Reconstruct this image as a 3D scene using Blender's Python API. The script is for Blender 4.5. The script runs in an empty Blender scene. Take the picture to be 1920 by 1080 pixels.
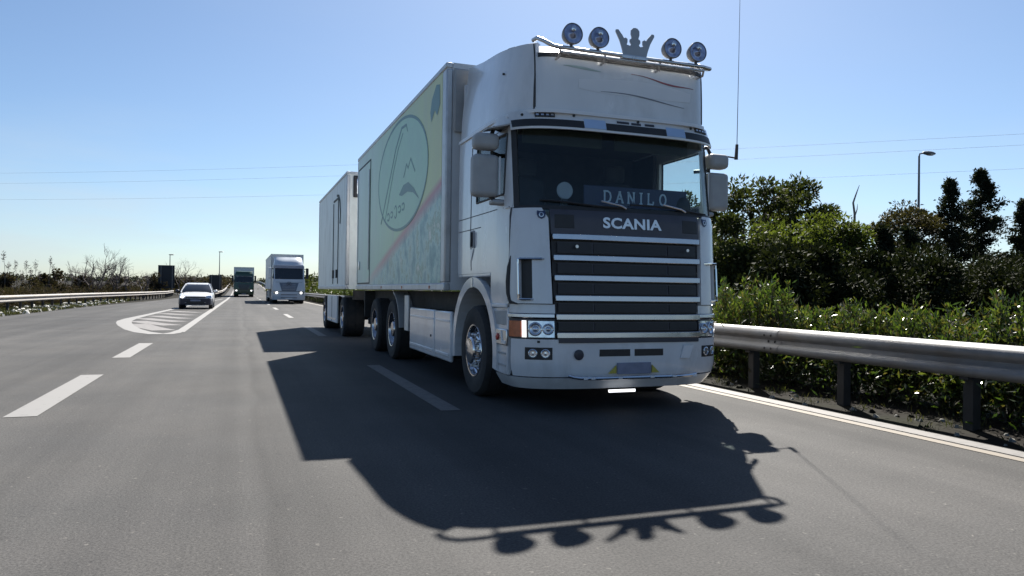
import bpy, math, random
import numpy as np
from mathutils import Vector, Matrix

S = bpy.context.scene
C = S.collection
R = math.radians

# ------------------------------------------------------------------ camera
cd = bpy.data.cameras.new('camera')
cam = bpy.data.objects.new('camera', cd)
C.objects.link(cam)
cd.sensor_width = 36.0
cd.lens = 36.0 * 1380.6 / 1920.0
cd.clip_end = 6000
cd.clip_start = 0.05
YAW, PIT, ROL = .3538, .0049, .0134
f_ = Vector((math.sin(YAW) * math.cos(PIT), math.cos(YAW) * math.cos(PIT), math.sin(PIT)))
r_ = Vector((math.cos(YAW), -math.sin(YAW), 0))
u_ = r_.cross(f_)
r2 = math.cos(ROL) * r_ + math.sin(ROL) * u_
u2 = -math.sin(ROL) * r_ + math.cos(ROL) * u_
cam.matrix_world = Matrix(((r2.x, u2.x, -f_.x, 0), (r2.y, u2.y, -f_.y, 0), (r2.z, u2.z, -f_.z, 1.2), (0, 0, 0, 1)))
S.camera = cam

# ------------------------------------------------------------------ world, sun, exposure
SUN = Vector((1.97, 3.66, 4.07)).normalized()
elev = math.asin(SUN.z)
azim = math.atan2(SUN.x, SUN.y)
w = bpy.data.worlds.new('World')
S.world = w
w.use_nodes = True
nt = w.node_tree
bg = nt.nodes['Background']
sk = nt.nodes.new('ShaderNodeTexSky')
sk.sky_type = 'NISHITA'
sk.sun_disc = False
sk.sun_elevation = elev
sk.sun_rotation = azim
sk.altitude = 0
sk.air_density = 0.85
sk.dust_density = 0.6
sk.ozone_density = 3.5
tn = nt.nodes.new('ShaderNodeMixRGB')
tn.blend_type = 'MULTIPLY'
tn.inputs[0].default_value = 1.0
tn.inputs[2].default_value = (.925, .99, 1.01, 1)      # slightly cooler air than the model's
nt.links.new(sk.outputs[0], tn.inputs[1])
# thin uneven cloud haze low over the horizon
tcw = nt.nodes.new('ShaderNodeTexCoord')
mpw = nt.nodes.new('ShaderNodeMapping')
mpw.inputs['Scale'].default_value = (1.6, 1.6, 9)
nzw = nt.nodes.new('ShaderNodeTexNoise')
nzw.inputs['Scale'].default_value = 1.7
nzw.inputs['Detail'].default_value = 7
nzw.inputs['Roughness'].default_value = .55
sxw = nt.nodes.new('ShaderNodeSeparateXYZ')
nt.links.new(tcw.outputs['Generated'], mpw.inputs[0])
nt.links.new(mpw.outputs[0], nzw.inputs['Vector'])
nt.links.new(tcw.outputs['Generated'], sxw.inputs[0])
m1 = nt.nodes.new('ShaderNodeMapRange')
for i, q in ((1, .42), (2, .72), (3, 0), (4, .75)): m1.inputs[i].default_value = q
nt.links.new(nzw.outputs[0], m1.inputs[0])
m2 = nt.nodes.new('ShaderNodeMapRange')
for i, q in ((1, .02), (2, .22), (3, 1), (4, 0.06)): m2.inputs[i].default_value = q
nt.links.new(sxw.outputs[2], m2.inputs[0])
m3 = nt.nodes.new('ShaderNodeMath')
m3.operation = 'MULTIPLY'
nt.links.new(m1.outputs[0], m3.inputs[0])
nt.links.new(m2.outputs[0], m3.inputs[1])
cl = nt.nodes.new('ShaderNodeMixRGB')
cl.inputs[2].default_value = (5.6, 6.1, 6.5, 1)
nt.links.new(m3.outputs[0], cl.inputs[0])
nt.links.new(tn.outputs[0], cl.inputs[1])
nt.links.new(cl.outputs[0], bg.inputs[0])
bg.inputs[1].default_value = 0.05
sl = bpy.data.lights.new('sun', 'SUN')
sl.energy = 5.0
sl.angle = R(0.55)
sl.color = (1.0, 0.95, 0.87)
so = bpy.data.objects.new('sun', sl)
so.rotation_euler = SUN.to_track_quat('Z', 'Y').to_euler()
so.location = (20, 40, 60)
C.objects.link(so)
vs = S.view_settings
vs.view_transform = 'Standard'
vs.look = 'None'
vs.exposure = 1.28
vs.gamma = 1.0
vs.use_curve_mapping = False
S.cycles.max_bounces = 6
S.cycles.transparent_max_bounces = 12
S.cycles.use_denoising = True
S.cycles.sample_clamp_indirect = 6


# ------------------------------------------------------------------ helpers
def zp(y):
    """height of the land along the road: flat, then a gentle rise far ahead"""
    t = min(max((y - 105.0) / 190.0, 0.0), 1.0)
    return 2.9 * t * t * (3 - 2 * t)


def tag(o, label=None, cat=None, group=None, kind=None):
    if label: o['label'] = label
    if cat: o['category'] = cat
    if group: o['group'] = group
    if kind: o['kind'] = kind
    return o


def empty(name, loc=(0, 0, 0), rz=0.0, label=None, cat=None, group=None):
    o = bpy.data.objects.new(name, None)
    o.empty_display_size = .3
    o.location = loc
    o.rotation_euler = (0, 0, rz)
    C.objects.link(o)
    return tag(o, label, cat, group)


def kids(o):
    return [c for c in C.objects if c.parent == o]


def copy_tree(o, parent=None):
    c = o.copy()
    C.objects.link(c)
    c.parent = parent
    for ch in list(o.children):
        copy_tree(ch, c)
    return c


class MB:
    def __init__(s):
        s.v = []
        s.f = []

    def add(s, vs_, fs_):
        k = len(s.v)
        s.v.extend([tuple(p) for p in vs_])
        s.f.extend([tuple(i + k for i in q) for q in fs_])
        return s

    def box(s, x0, x1, y0, y1, z0, z1):
        return s.add([(x0, y0, z0), (x1, y0, z0), (x1, y1, z0), (x0, y1, z0), (x0, y0, z1), (x1, y0, z1), (x1, y1, z1), (x0, y1, z1)],
                     [(3, 2, 1, 0), (4, 5, 6, 7), (0, 1, 5, 4), (1, 2, 6, 5), (2, 3, 7, 6), (3, 0, 4, 7)])

    def hexa(s, p):
        return s.add(p, [(3, 2, 1, 0), (4, 5, 6, 7), (0, 1, 5, 4), (1, 2, 6, 5), (2, 3, 7, 6), (3, 0, 4, 7)])

    def prism(s, poly, axis, c0, c1):
        n = len(poly)
        def m(a, b, c):
            return {'x': (c, a, b), 'y': (a, c, b), 'z': (a, b, c)}[axis]
        vs_ = [m(a, b, c0) for a, b in poly] + [m(a, b, c1) for a, b in poly]
        fs_ = [tuple(range(n))[::-1], tuple(range(n, 2 * n))] + [(i, (i + 1) % n, n + (i + 1) % n, n + i) for i in range(n)]
        return s.add(vs_, fs_)

    def tube(s, pts, r, n=8, caps=True):
        pts = [Vector(p) for p in pts]
        m = len(pts)
        rs = r if isinstance(r, (list, tuple)) else [r] * m
        vs_ = []
        up = None
        for i, p in enumerate(pts):
            t = (pts[min(i + 1, m - 1)] - pts[max(i - 1, 0)])
            if t.length < 1e-9: t = Vector((0, 0, 1))
            t.normalize()
            if up is None:
                a = Vector((0, 0, 1)) if abs(t.z) < .9 else Vector((1, 0, 0))
                up = a.cross(t).normalized()
            else:
                up = (up - t * up.dot(t))
                if up.length < 1e-6: up = Vector((1, 0, 0)).cross(t)
                up.normalize()
            b = t.cross(up)
            for k in range(n):
                a = 2 * math.pi * k / n
                vs_.append(p + (up * math.cos(a) + b * math.sin(a)) * rs[i])
        fs_ = []
        for i in range(m - 1):
            for k in range(n):
                fs_.append((i * n + k, i * n + (k + 1) % n, (i + 1) * n + (k + 1) % n, (i + 1) * n + k))
        if caps:
            fs_.append(tuple(range(n))[::-1])
            fs_.append(tuple((m - 1) * n + k for k in range(n)))
        return s.add(vs_, fs_)

    def lathe(s, prof, c, axis='x', n=32, sgn=1, caps=True):
        vs_ = []
        for r, h in prof:
            for k in range(n):
                a = 2 * math.pi * k / n
                ca, sa = r * math.cos(a), r * math.sin(a)
                d = {'x': (sgn * h, ca, sa), 'y': (ca, sgn * h, sa), 'z': (ca, sa, h)}[axis]
                vs_.append((c[0] + d[0], c[1] + d[1], c[2] + d[2]))
        m = len(prof)
        fs_ = []
        for i in range(m - 1):
            for k in range(n):
                fs_.append((i * n + k, i * n + (k + 1) % n, (i + 1) * n + (k + 1) % n, (i + 1) * n + k))
        if caps:
            fs_.append(tuple(range(n)))
            fs_.append(tuple((m - 1) * n + k for k in range(n))[::-1])
        return s.add(vs_, fs_)

    def ell(s, c, rx, ry, rz, nu=16, nv=10):
        vs_ = []
        for j in range(nv + 1):
            t = math.pi * j / nv
            for k in range(nu):
                a = 2 * math.pi * k / nu
                vs_.append((c[0] + rx * math.sin(t) * math.cos(a), c[1] + ry * math.sin(t) * math.sin(a), c[2] + rz * math.cos(t)))
        fs_ = [(j * nu + k, (j + 1) * nu + k, (j + 1) * nu + (k + 1) % nu, j * nu + (k + 1) % nu) for j in range(nv) for k in range(nu)]
        return s.add(vs_, fs_)

    def ribbon(s, pts, wd, M, th=.004, closed=False):
        """flat stroke in a 2-D plane, mapped to 3-D by M(a, b, h), h = height above the surface"""
        n = len(pts)
        L, Rr = [], []
        ws = wd if isinstance(wd, (list, tuple)) else [wd] * n
        for i in range(n):
            if closed:
                a, b = pts[(i - 1) % n], pts[(i + 1) % n]
            else:
                a, b = pts[max(i - 1, 0)], pts[min(i + 1, n - 1)]
            dx, dy = b[0] - a[0], b[1] - a[1]
            l = math.hypot(dx, dy) or 1
            nx, ny = -dy / l * ws[i] / 2, dx / l * ws[i] / 2
            L.append((pts[i][0] + nx, pts[i][1] + ny))
            Rr.append((pts[i][0] - nx, pts[i][1] - ny))
        vs_ = [M(a, b, th) for a, b in L] + [M(a, b, th) for a, b in Rr] + [M(a, b, 0) for a, b in L] + [M(a, b, 0) for a, b in Rr]
        fs_ = []
        rng = range(n) if closed else range(n - 1)
        for i in rng:
            j = (i + 1) % n
            fs_ += [(i, j, n + j, n + i), (i, 2 * n + i, 2 * n + j, j), (n + i, n + j, 3 * n + j, 3 * n + i)]
        if not closed:
            fs_ += [(0, n, 3 * n, 2 * n), (n - 1, 3 * n - 1, 4 * n - 1, 2 * n - 1)]
        return s.add(vs_, fs_)

    def xf(s, M):
        s.v = [tuple(M @ Vector(p)) for p in s.v]
        return s

    def build(s, name, m, parent=None, smooth=35, bevel=0, seg=2, fix=True):
        me = bpy.data.meshes.new(name)
        me.from_pydata(s.v, [], s.f)
        if fix:
            import bmesh
            b = bmesh.new()
            b.from_mesh(me)
            bmesh.ops.recalc_face_normals(b, faces=b.faces)
            b.to_mesh(me)
            b.free()
        if smooth:
            me.shade_smooth()
            me.set_sharp_from_angle(angle=R(smooth))
        me.materials.append(m)
        o = bpy.data.objects.new(name, me)
        C.objects.link(o)
        o.parent = parent
        if bevel:
            bv = o.modifiers.new('bevel', 'BEVEL')
            bv.width = bevel
            bv.segments = seg
            bv.limit_method = 'ANGLE'
            bv.angle_limit = R(40)
        return o


class Sec:
    """a vehicle shell whose plan section changes with height; s runs round it: -1..1 the front with its corners, beyond that the sides in metres"""
    def __init__(s, keys, n=4.0, m=2.0):
        k = np.array(keys, float)
        s.z, s.W, s.yf, s.D = k.T
        s.n, s.m = n, m
        u = np.linspace(0, 1, 70)
        s.u = np.sin(u * math.pi / 2) ** 0.8
        s.u[0] = 0; s.u[-1] = 1
        s.shape = 1 - np.maximum(1 - s.u ** n, 0) ** (1 / m)

    def par(s, z):
        return np.interp(z, s.z, s.W), np.interp(z, s.z, s.yf), np.interp(z, s.z, s.D)

    def cur(s, z):
        W, yf, D = s.par(z)
        x = W * s.u
        y = yf + D * s.shape
        a = np.concatenate([[0], np.cumsum(np.hypot(np.diff(x), np.diff(y)))])
        return x, y, a / a[-1]

    def p(s, q, z):
        a = abs(q)
        sg = -1 if q < 0 else 1
        if a <= 1:
            x, y, t = s.cur(z)
            return Vector((sg * float(np.interp(a, t, x)), float(np.interp(a, t, y)), z))
        W, yf, D = s.par(z)
        return Vector((sg * W, yf + D + a - 1, z))

    def nrm(s, q, z):
        e = .004
        du = s.p(q + e, z) - s.p(q - e, z)
        dz = s.p(q, z + e) - s.p(q, z - e)
        v = du.cross(dz)
        v.normalize()
        return v

    def X(s, x):
        def g(z):
            xx, y, t = s.cur(z)
            return math.copysign(float(np.interp(abs(x), xx, t)), x)
        return g

    def Y(s, yy, sg):
        def g(z):
            W, yf, D = s.par(z)
            if yy >= yf + D: return sg * (1 + yy - yf - D)
            xx, y, t = s.cur(z)
            return sg * float(np.interp(yy, y, t))
        return g

    def patch(s, mb, L, Rr, z0, z1, nz=2, ns=2, off=0.0, th=.03):
        """a solid panel that follows the shell between bounds L(z) and R(z)"""
        zs = [z0 + (z1 - z0) * i / (nz - 1) for i in range(nz)]
        o, i_ = [], []
        for z in zs:
            a, b = (L(z) if callable(L) else L), (Rr(z) if callable(Rr) else Rr)
            for k in range(ns):
                q = a + (b - a) * k / (ns - 1)
                P, N = s.p(q, z), s.nrm(q, z)
                o.append(P + N * off)
                i_.append(P + N * (off - th))
        n = nz * ns
        fs_ = []
        for r in range(nz - 1):
            for k in range(ns - 1):
                a, b, c, d = r * ns + k, r * ns + k + 1, (r + 1) * ns + k + 1, (r + 1) * ns + k
                fs_ += [(a, b, c, d), (n + d, n + c, n + b, n + a)]
        for k in range(ns - 1):
            fs_ += [(k + 1, k, n + k, n + k + 1)]
            t = (nz - 1) * ns
            fs_ += [(t + k, t + k + 1, n + t + k + 1, n + t + k)]
        for r in range(nz - 1):
            fs_ += [(r * ns, (r + 1) * ns, n + (r + 1) * ns, n + r * ns)]
            e = ns - 1
            fs_ += [((r + 1) * ns + e, r * ns + e, n + r * ns + e, n + (r + 1) * ns + e)]
        return mb.add(o + i_, fs_)


def pane(sec, name, m, par, *a, **k):
    bev = k.pop('bevel', 0)
    mb = MB()
    sec.patch(mb, *a, **k)
    return mb.build(name, m, par, bevel=bev)


# ------------------------------------------------------------------ materials
def nodes(name):
    m = bpy.data.materials.new(name)
    m.use_nodes = True
    return m, m.node_tree.nodes, m.node_tree.links, m.node_tree.nodes['Principled BSDF']


def mat(name, col, rough=.5, metal=0.0, var=.12, scale=6.0, bump=0.0, bscale=60.0, coat=0.0, spec=.5, dirt=None, dscale=1.5, damt=.5, stretch=None):
    m, N, L, b = nodes(name)
    tc = N.new('ShaderNodeTexCoord')
    src = tc.outputs['Object']
    if stretch:
        mp = N.new('ShaderNodeMapping')
        mp.inputs['Scale'].default_value = stretch
        L.new(src, mp.inputs[0])
        src = mp.outputs[0]
    nz = N.new('ShaderNodeTexNoise')
    nz.inputs['Scale'].default_value = scale
    nz.inputs['Detail'].default_value = 6
    L.new(src, nz.inputs['Vector'])
    rp = N.new('ShaderNodeValToRGB')
    rp.color_ramp.elements[0].position = .3
    rp.color_ramp.elements[1].position = .7
    rp.color_ramp.elements[0].color = (*[c * (1 - var) for c in col], 1)
    rp.color_ramp.elements[1].color = (*[min(c * (1 + var), 1) for c in col], 1)
    L.new(nz.outputs[0], rp.inputs[0])
    out = rp.outputs[0]
    if dirt:
        n2 = N.new('ShaderNodeTexNoise')
        n2.inputs['Scale'].default_value = dscale
        n2.inputs['Detail'].default_value = 9
        n2.inputs['Roughness'].default_value = .65
        L.new(src, n2.inputs['Vector'])
        r2_ = N.new('ShaderNodeValToRGB')
        r2_.color_ramp.elements[0].position = .48
        r2_.color_ramp.elements[0].color = (0, 0, 0, 1)
        r2_.color_ramp.elements[1].position = .78
        r2_.color_ramp.elements[1].color = (damt, damt, damt, 1)
        L.new(n2.outputs[0], r2_.inputs[0])
        mx = N.new('ShaderNodeMixRGB')
        mx.inputs[2].default_value = (*dirt, 1)
        L.new(r2_.outputs[0], mx.inputs[0])
        L.new(out, mx.inputs[1])
        out = mx.outputs[0]
    L.new(out, b.inputs['Base Color'])
    b.inputs['Roughness'].default_value = rough
    b.inputs['Metallic'].default_value = metal
    b.inputs['Coat Weight'].default_value = coat
    b.inputs['Coat Roughness'].default_value = .08
    b.inputs['Specular IOR Level'].default_value = spec
    if rough > .05:
        mr = N.new('ShaderNodeMapRange')
        mr.inputs[3].default_value = max(rough - .06, .02)
        mr.inputs[4].default_value = min(rough + .08, 1)
        L.new(nz.outputs[0], mr.inputs[0])
        L.new(mr.outputs[0], b.inputs['Roughness'])
    if bump:
        n3 = N.new('ShaderNodeTexNoise')
        n3.inputs['Scale'].default_value = bscale
        n3.inputs['Detail'].default_value = 4
        L.new(src, n3.inputs['Vector'])
        bp = N.new('ShaderNodeBump')
        bp.inputs['Strength'].default_value = bump
        bp.inputs['Distance'].default_value = .02
        L.new(n3.outputs[0], bp.inputs['Height'])
        L.new(bp.outputs[0], b.inputs['Normal'])
    return m


def emis(name, col, st, base=(.8, .8, .8)):
    m, N, L, b = nodes(name)
    b.inputs['Base Color'].default_value = (*base, 1)
    b.inputs['Emission Color'].default_value = (*col, 1)
    b.inputs['Emission Strength'].default_value = st
    b.inputs['Roughness'].default_value = .15
    return m


def glass_mat(name, tint, rough=.02, keep=.9):
    m, N, L, b = nodes(name)
    N.remove(b)
    out = N['Material Output']
    tr = N.new('ShaderNodeBsdfTransparent')
    tr.inputs[0].default_value = (*tint, 1)
    gl = N.new('ShaderNodeBsdfGlossy')
    gl.inputs['Roughness'].default_value = rough
    lw = N.new('ShaderNodeLayerWeight')
    lw.inputs[0].default_value = .5
    pw = N.new('ShaderNodeMath'); pw.operation = 'POWER'; pw.inputs[1].default_value = 5
    L.new(lw.outputs['Facing'], pw.inputs[0])
    fr = N.new('ShaderNodeMath'); fr.operation = 'MULTIPLY_ADD'; fr.inputs[1].default_value = .8; fr.inputs[2].default_value = .022
    L.new(pw.outputs[0], fr.inputs[0])
    mx = N.new('ShaderNodeMixShader')
    L.new(fr.outputs[0], mx.inputs[0])
    L.new(tr.outputs[0], mx.inputs[1])
    L.new(gl.outputs[0], mx.inputs[2])
    L.new(mx.outputs[0], out.inputs[0])
    return m


def leaf_mat(name, cols, transl=.45, rough=.45, spec=.4, tcol=1.4):
    """leaves: colour differs from leaf to leaf, some light passes through"""
    m, N, L, b = nodes(name)
    out = N['Material Output']
    g = N.new('ShaderNodeNewGeometry')
    rp = N.new('ShaderNodeValToRGB')
    el = rp.color_ramp.elements
    el[0].position = 0; el[0].color = (*cols[0], 1)
    el[1].position = 1; el[1].color = (*cols[-1], 1)
    for i, c in enumerate(cols[1:-1]):
        e = el.new((i + 1) / (len(cols) - 1)); e.color = (*c, 1)
    L.new(g.outputs['Random Per Island'], rp.inputs[0])
    L.new(rp.outputs[0], b.inputs['Base Color'])
    b.inputs['Roughness'].default_value = rough
    b.inputs['Specular IOR Level'].default_value = spec
    tl = N.new('ShaderNodeBsdfTranslucent')
    mu = N.new('ShaderNodeMixRGB')
    mu.blend_type = 'MULTIPLY'
    mu.inputs[0].default_value = 1
    mu.inputs[2].default_value = (1.1 * tcol, 1.15 * tcol, .5 * tcol, 1)
    L.new(rp.outputs[0], mu.inputs[1])
    L.new(mu.outputs[0], tl.inputs[0])
    mx = N.new('ShaderNodeMixShader')
    mx.inputs[0].default_value = transl
    L.new(b.outputs[0], mx.inputs[1])
    L.new(tl.outputs[0], mx.inputs[2])
    L.new(mx.outputs[0], out.inputs[0])
    return m


def asphalt_mat():
    m, N, L, b = nodes('asphalt')
    tc = N.new('ShaderNodeTexCoord')
    def noise(sc, det, stretch=None, rg=.6):
        src = tc.outputs['Object']
        if stretch:
            mp = N.new('ShaderNodeMapping')
            mp.inputs['Scale'].default_value = stretch
            L.new(src, mp.inputs[0]); src = mp.outputs[0]
        n = N.new('ShaderNodeTexNoise')
        n.inputs['Scale'].default_value = sc
        n.inputs['Detail'].default_value = det
        n.inputs['Roughness'].default_value = rg
        L.new(src, n.inputs['Vector'])
        return n.outputs[0]
    def ramp(src, p0, c0, p1, c1):
        r = N.new('ShaderNodeValToRGB')
        r.color_ramp.elements[0].position = p0; r.color_ramp.elements[0].color = (*c0, 1)
        r.color_ramp.elements[1].position = p1; r.color_ramp.elements[1].color = (*c1, 1)
        L.new(src, r.inputs[0]); return r.outputs[0]
    def mix(bl, fac, a, c):
        x = N.new('ShaderNodeMixRGB'); x.blend_type = bl
        x.inputs[0].default_value = fac
        L.new(a, x.inputs[1]); L.new(c, x.inputs[2]); return x.outputs[0]
    base = ramp(noise(.5, 5), .3, (.070, .070, .070), .7, (.092, .090, .088))
    streak = ramp(noise(1.0, 5, (1.3, .03, 1)), .35, (.80, .80, .80), .68, (1.12, 1.11, 1.10))
    fine = ramp(noise(70, 4, None, .75), .36, (.55, .55, .56), .66, (1.45, 1.44, 1.41))
    speck = ramp(noise(24, 2, None, .45), .69, (1, 1, 1), .74, (1.9, 1.85, 1.75))
    dark = ramp(noise(16, 3), .26, (.72, .72, .73), .40, (1, 1, 1))
    patch = ramp(noise(.22, 5, (1, .22, 1)), .36, (.86, .86, .87), .64, (1.09, 1.085, 1.08))
    c = mix('MULTIPLY', 1, base, streak)
    c = mix('MULTIPLY', .8, c, fine)
    c = mix('MULTIPLY', .8, c, speck)
    c = mix('MULTIPLY', .7, c, dark)
    c = mix('MULTIPLY', 1, c, patch)
    # wheel tracks and paving joint, laid along the lanes (x across the road)
    sx = N.new('ShaderNodeSeparateXYZ'); L.new(tc.outputs['Object'], sx.inputs[0])
    wob = N.new('ShaderNodeMath'); wob.operation = 'MULTIPLY_ADD'
    wob.inputs[1].default_value = .5
    L.new(noise(1, 2, (.2, .25, 1)), wob.inputs[0]); L.new(sx.outputs[0], wob.inputs[2])
    cr = N.new('ShaderNodeValToRGB')
    e = cr.color_ramp.elements
    pts = [(-9, .93), (-4.5, 1.0), (-1.8, .96), (-.9, 1.03), (.15, .97), (.36, 1.10), (.42, .86), (.55, .98), (1.3, 1.04), (2.2, .97), (3.1, 1.03), (4.9, 1.03), (5.9, .95)]
    e[0].position = 0; e[0].color = (.93, .93, .93, 1)
    e[1].position = 1; e[1].color = (.95, .95, .95, 1)
    for x, v in pts[1:-1]:
        q = e.new((x + 9) / 15.0); q.color = (v, v, v, 1)
    mr = N.new('ShaderNodeMapRange'); mr.inputs[1].default_value = -9; mr.inputs[2].default_value = 6
    L.new(wob.outputs[0], mr.inputs[0]); L.new(mr.outputs[0], cr.inputs[0])
    c = mix('MULTIPLY', 1, c, cr.outputs[0])
    L.new(c, b.inputs['Base Color'])
    ro = N.new('ShaderNodeMapRange'); ro.inputs[3].default_value = .58; ro.inputs[4].default_value = .8
    L.new(noise(.7, 5), ro.inputs[0]); L.new(ro.outputs[0], b.inputs['Roughness'])
    b.inputs['Specular IOR Level'].default_value = .06
    bp = N.new('ShaderNodeBump'); bp.inputs['Strength'].default_value = .45; bp.inputs['Distance'].default_value = .006
    L.new(noise(110, 4), bp.inputs['Height']); L.new(bp.outputs[0], b.inputs['Normal'])
    return m


def paint_line_mat(name, col, wear):
    m, N, L, b = nodes(name)
    tc = N.new('ShaderNodeTexCoord')
    n = N.new('ShaderNodeTexNoise'); n.inputs['Scale'].default_value = 9; n.inputs['Detail'].default_value = 8; n.inputs['Roughness'].default_value = .7
    L.new(tc.outputs['Object'], n.inputs['Vector'])
    r = N.new('ShaderNodeValToRGB')
    r.color_ramp.elements[0].position = wear; r.color_ramp.elements[0].color = (.095, .092, .09, 1)
    r.color_ramp.elements[1].position = wear + .16; r.color_ramp.elements[1].color = (*col, 1)
    L.new(n.outputs[0], r.inputs[0]); L.new(r.outputs[0], b.inputs['Base Color'])
    b.inputs['Roughness'].default_value = .7
    return m


def print_mat():
    """the printed side of the cargo box: yellow-green field above a diagonal red band, teal landscape print below, faded to the rear"""
    m, N, L, b = nodes('box_print')
    tc = N.new('ShaderNodeTexCoord')
    sx = N.new('ShaderNodeSeparateXYZ'); L.new(tc.outputs['Object'], sx.inputs[0])
    Y, Z = sx.outputs[1], sx.outputs[2]
    def math_(op, a, c, d=None):
        n = N.new('ShaderNodeMath'); n.operation = op
        for i, q in enumerate((a, c, d)):
            if q is None: continue
            if isinstance(q, (int, float)): n.inputs[i].default_value = q
            else: L.new(q, n.inputs[i])
        return n.outputs[0]
    def ramp(src, pts):
        r = N.new('ShaderNodeValToRGB'); e = r.color_ramp.elements
        e[0].position = pts[0][0]; e[0].color = (*pts[0][1], 1)
        e[1].position = pts[-1][0]; e[1].color = (*pts[-1][1], 1)
        for p, c in pts[1:-1]:
            q = e.new(p); q.color = (*c, 1)
        L.new(src, r.inputs[0]); return r.outputs[0]
    def mix(f, a, c, bl='MIX'):
        n = N.new('ShaderNodeMixRGB'); n.blend_type = bl
        if isinstance(f, (int, float)): n.inputs[0].default_value = f
        else: L.new(f, n.inputs[0])
        for i, q in ((1, a), (2, c)):
            if isinstance(q, tuple): n.inputs[i].default_value = (*q, 1)
            else: L.new(q, n.inputs[i])
        return n.outputs[0]
    t = math_('MULTIPLY', math_('SUBTRACT', Y, 2.5), 1 / 7.4)           # 0 front .. 1 rear
    top = ramp(t, [(0, (.66, .68, .30)), (.3, (.58, .70, .38)), (.6, (.54, .74, .52)), (1, (.68, .82, .74))])
    # distance to the diagonal band: z = 2.72 - .26*(y-2.5), bending flatter to the rear
    band = math_('SUBTRACT', Z, math_('MULTIPLY_ADD', math_('SUBTRACT', Y, 2.5), -.215, 2.70))
    nz = N.new('ShaderNodeTexNoise'); nz.inputs['Scale'].default_value = 2.2; nz.inputs['Detail'].default_value = 8; nz.inputs['Roughness'].default_value = .7
    L.new(tc.outputs['Object'], nz.inputs['Vector'])
    low = ramp(nz.outputs[0], [(.34, (.10, .26, .30)), (.44, (.24, .44, .42)), (.52, (.52, .70, .62)), (.58, (.26, .40, .28)), (.66, (.80, .82, .74))])
    low = mix(ramp(t, [(0, (.0,) * 3), (.5, (.12,) * 3), (1, (.8,) * 3)]), low, (.72, .82, .76))
    f1 = ramp(band, [(.0, (1, 1, 1)), (.02, (0, 0, 0))])
    def step(src, a, bb):
        n = N.new('ShaderNodeMapRange'); n.interpolation_type = 'SMOOTHSTEP'
        n.inputs[1].default_value = a; n.inputs[2].default_value = bb
        L.new(src, n.inputs[0]); return n.outputs[0]
    s_low = step(band, -.14, -.24)
    n2 = N.new('ShaderNodeMapRange'); n2.inputs[1].default_value = -.26; n2.inputs[2].default_value = -.08
    n2.inputs[3].default_value = 1; n2.inputs[4].default_value = 0
    L.new(band, n2.inputs[0])
    n3 = N.new('ShaderNodeMapRange'); n3.inputs[1].default_value = -.07; n3.inputs[2].default_value = .03
    n3.inputs[3].default_value = 1; n3.inputs[4].default_value = 0
    L.new(band, n3.inputs[0])
    red = mix(ramp(t, [(0, (.0,) * 3), (.55, (.2,) * 3), (.8, (1,) * 3)]), (.56, .20, .22), (.74, .78, .66))
    c = mix(n3.outputs[0], top, red)
    c = mix(n2.outputs[0], c, low)
    # road dirt along the bottom and rear streaks
    d = N.new('ShaderNodeTexNoise'); d.inputs['Scale'].default_value = 1.2; d.inputs['Detail'].default_value = 7
    mp = N.new('ShaderNodeMapping'); mp.inputs['Scale'].default_value = (1, 3, .5); L.new(tc.outputs['Object'], mp.inputs[0]); L.new(mp.outputs[0], d.inputs['Vector'])
    dm = ramp(d.outputs[0], [(.4, (.0,) * 3), (.8, (.32,) * 3)])
    c = mix(dm, c, (.48, .48, .45))
    L.new(c, b.inputs['Base Color'])
    b.inputs['Roughness'].default_value = .42
    return m


M_white = mat('white_paint', (.66, .672, .69), .24, 0, .05, 3, coat=.7, dirt=(.36, .355, .345), dscale=2.6, damt=.55, stretch=(1, 1, .45))
M_white2 = mat('clean_white_paint', (.68, .69, .71), .3, 0, .03, 3, coat=.3)
M_grey_plastic = mat('grey_plastic', (.34, .345, .35), .5, 0, .08, 8)
M_black = mat('black_plastic', (.018, .018, .02), .5, 0, .2, 12)
M_rubber = mat('tyre_rubber', (.022, .022, .023), .8, 0, .25, 30, bump=.3, bscale=90, dirt=(.06, .057, .052), dscale=5, damt=.4)
M_under = mat('chassis_black', (.022, .021, .021), .75, 0, .3, 8, dirt=(.08, .075, .07), dscale=4, damt=.6)
M_navy = mat('dark_navy_plastic', (.032, .032, .044), .38, 0, .15, 6)
M_upper = mat('grille_panel_grey', (.052, .050, .064), .35, 0, .12, 6)
M_gbar = mat('grille_bar_steel', (.46, .46, .48), .18, 1, .05, 10)
M_chrome = mat('chrome', (.70, .70, .71), .10, 1, .05, 10)
M_steel = mat('brushed_steel', (.62, .62, .63), .28, 1, .08, 14)
M_alu = mat('aluminium_profile', (.56, .57, .58), .45, .55, .06, 5, dirt=(.25, .245, .23), dscale=3, damt=.5)
M_darkpost = mat('rusty_post', (.024, .022, .021), .7, 0, .25, 9)
M_galv = mat('galvanised_steel', (.155, .155, .158), .42, .0, .15, 7, bump=.05, bscale=30, spec=.6, dirt=(.12, .09, .065), dscale=2.3, damt=.55)
M_galv_pale = mat('pale_galvanised_steel', (.27, .25, .23), .6, .0, .12, 7, spec=.35, dirt=(.24, .19, .15), dscale=2.3, damt=.5)
M_box = print_mat()
M_boxwhite = mat('faded_white_panel', (.80, .84, .81), .45, 0, .06, 1.2, dirt=(.38, .38, .34), dscale=1.6, damt=.6, stretch=(1, 2, .6))
M_boxplain = mat('plain_white_panel', (.70, .71, .72), .45, 0, .04, 1.5, dirt=(.46, .45, .43), dscale=1.5, damt=.4)
M_logo = mat('logo_green', (.46, .70, .50), .42, 0, .08, 2)
M_logoline = mat('logo_dark_green', (.15, .28, .26), .45, 0, .1, 5)
M_boxdark = mat('door_seal', (.03, .045, .04), .6, 0, .2, 5)
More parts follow.
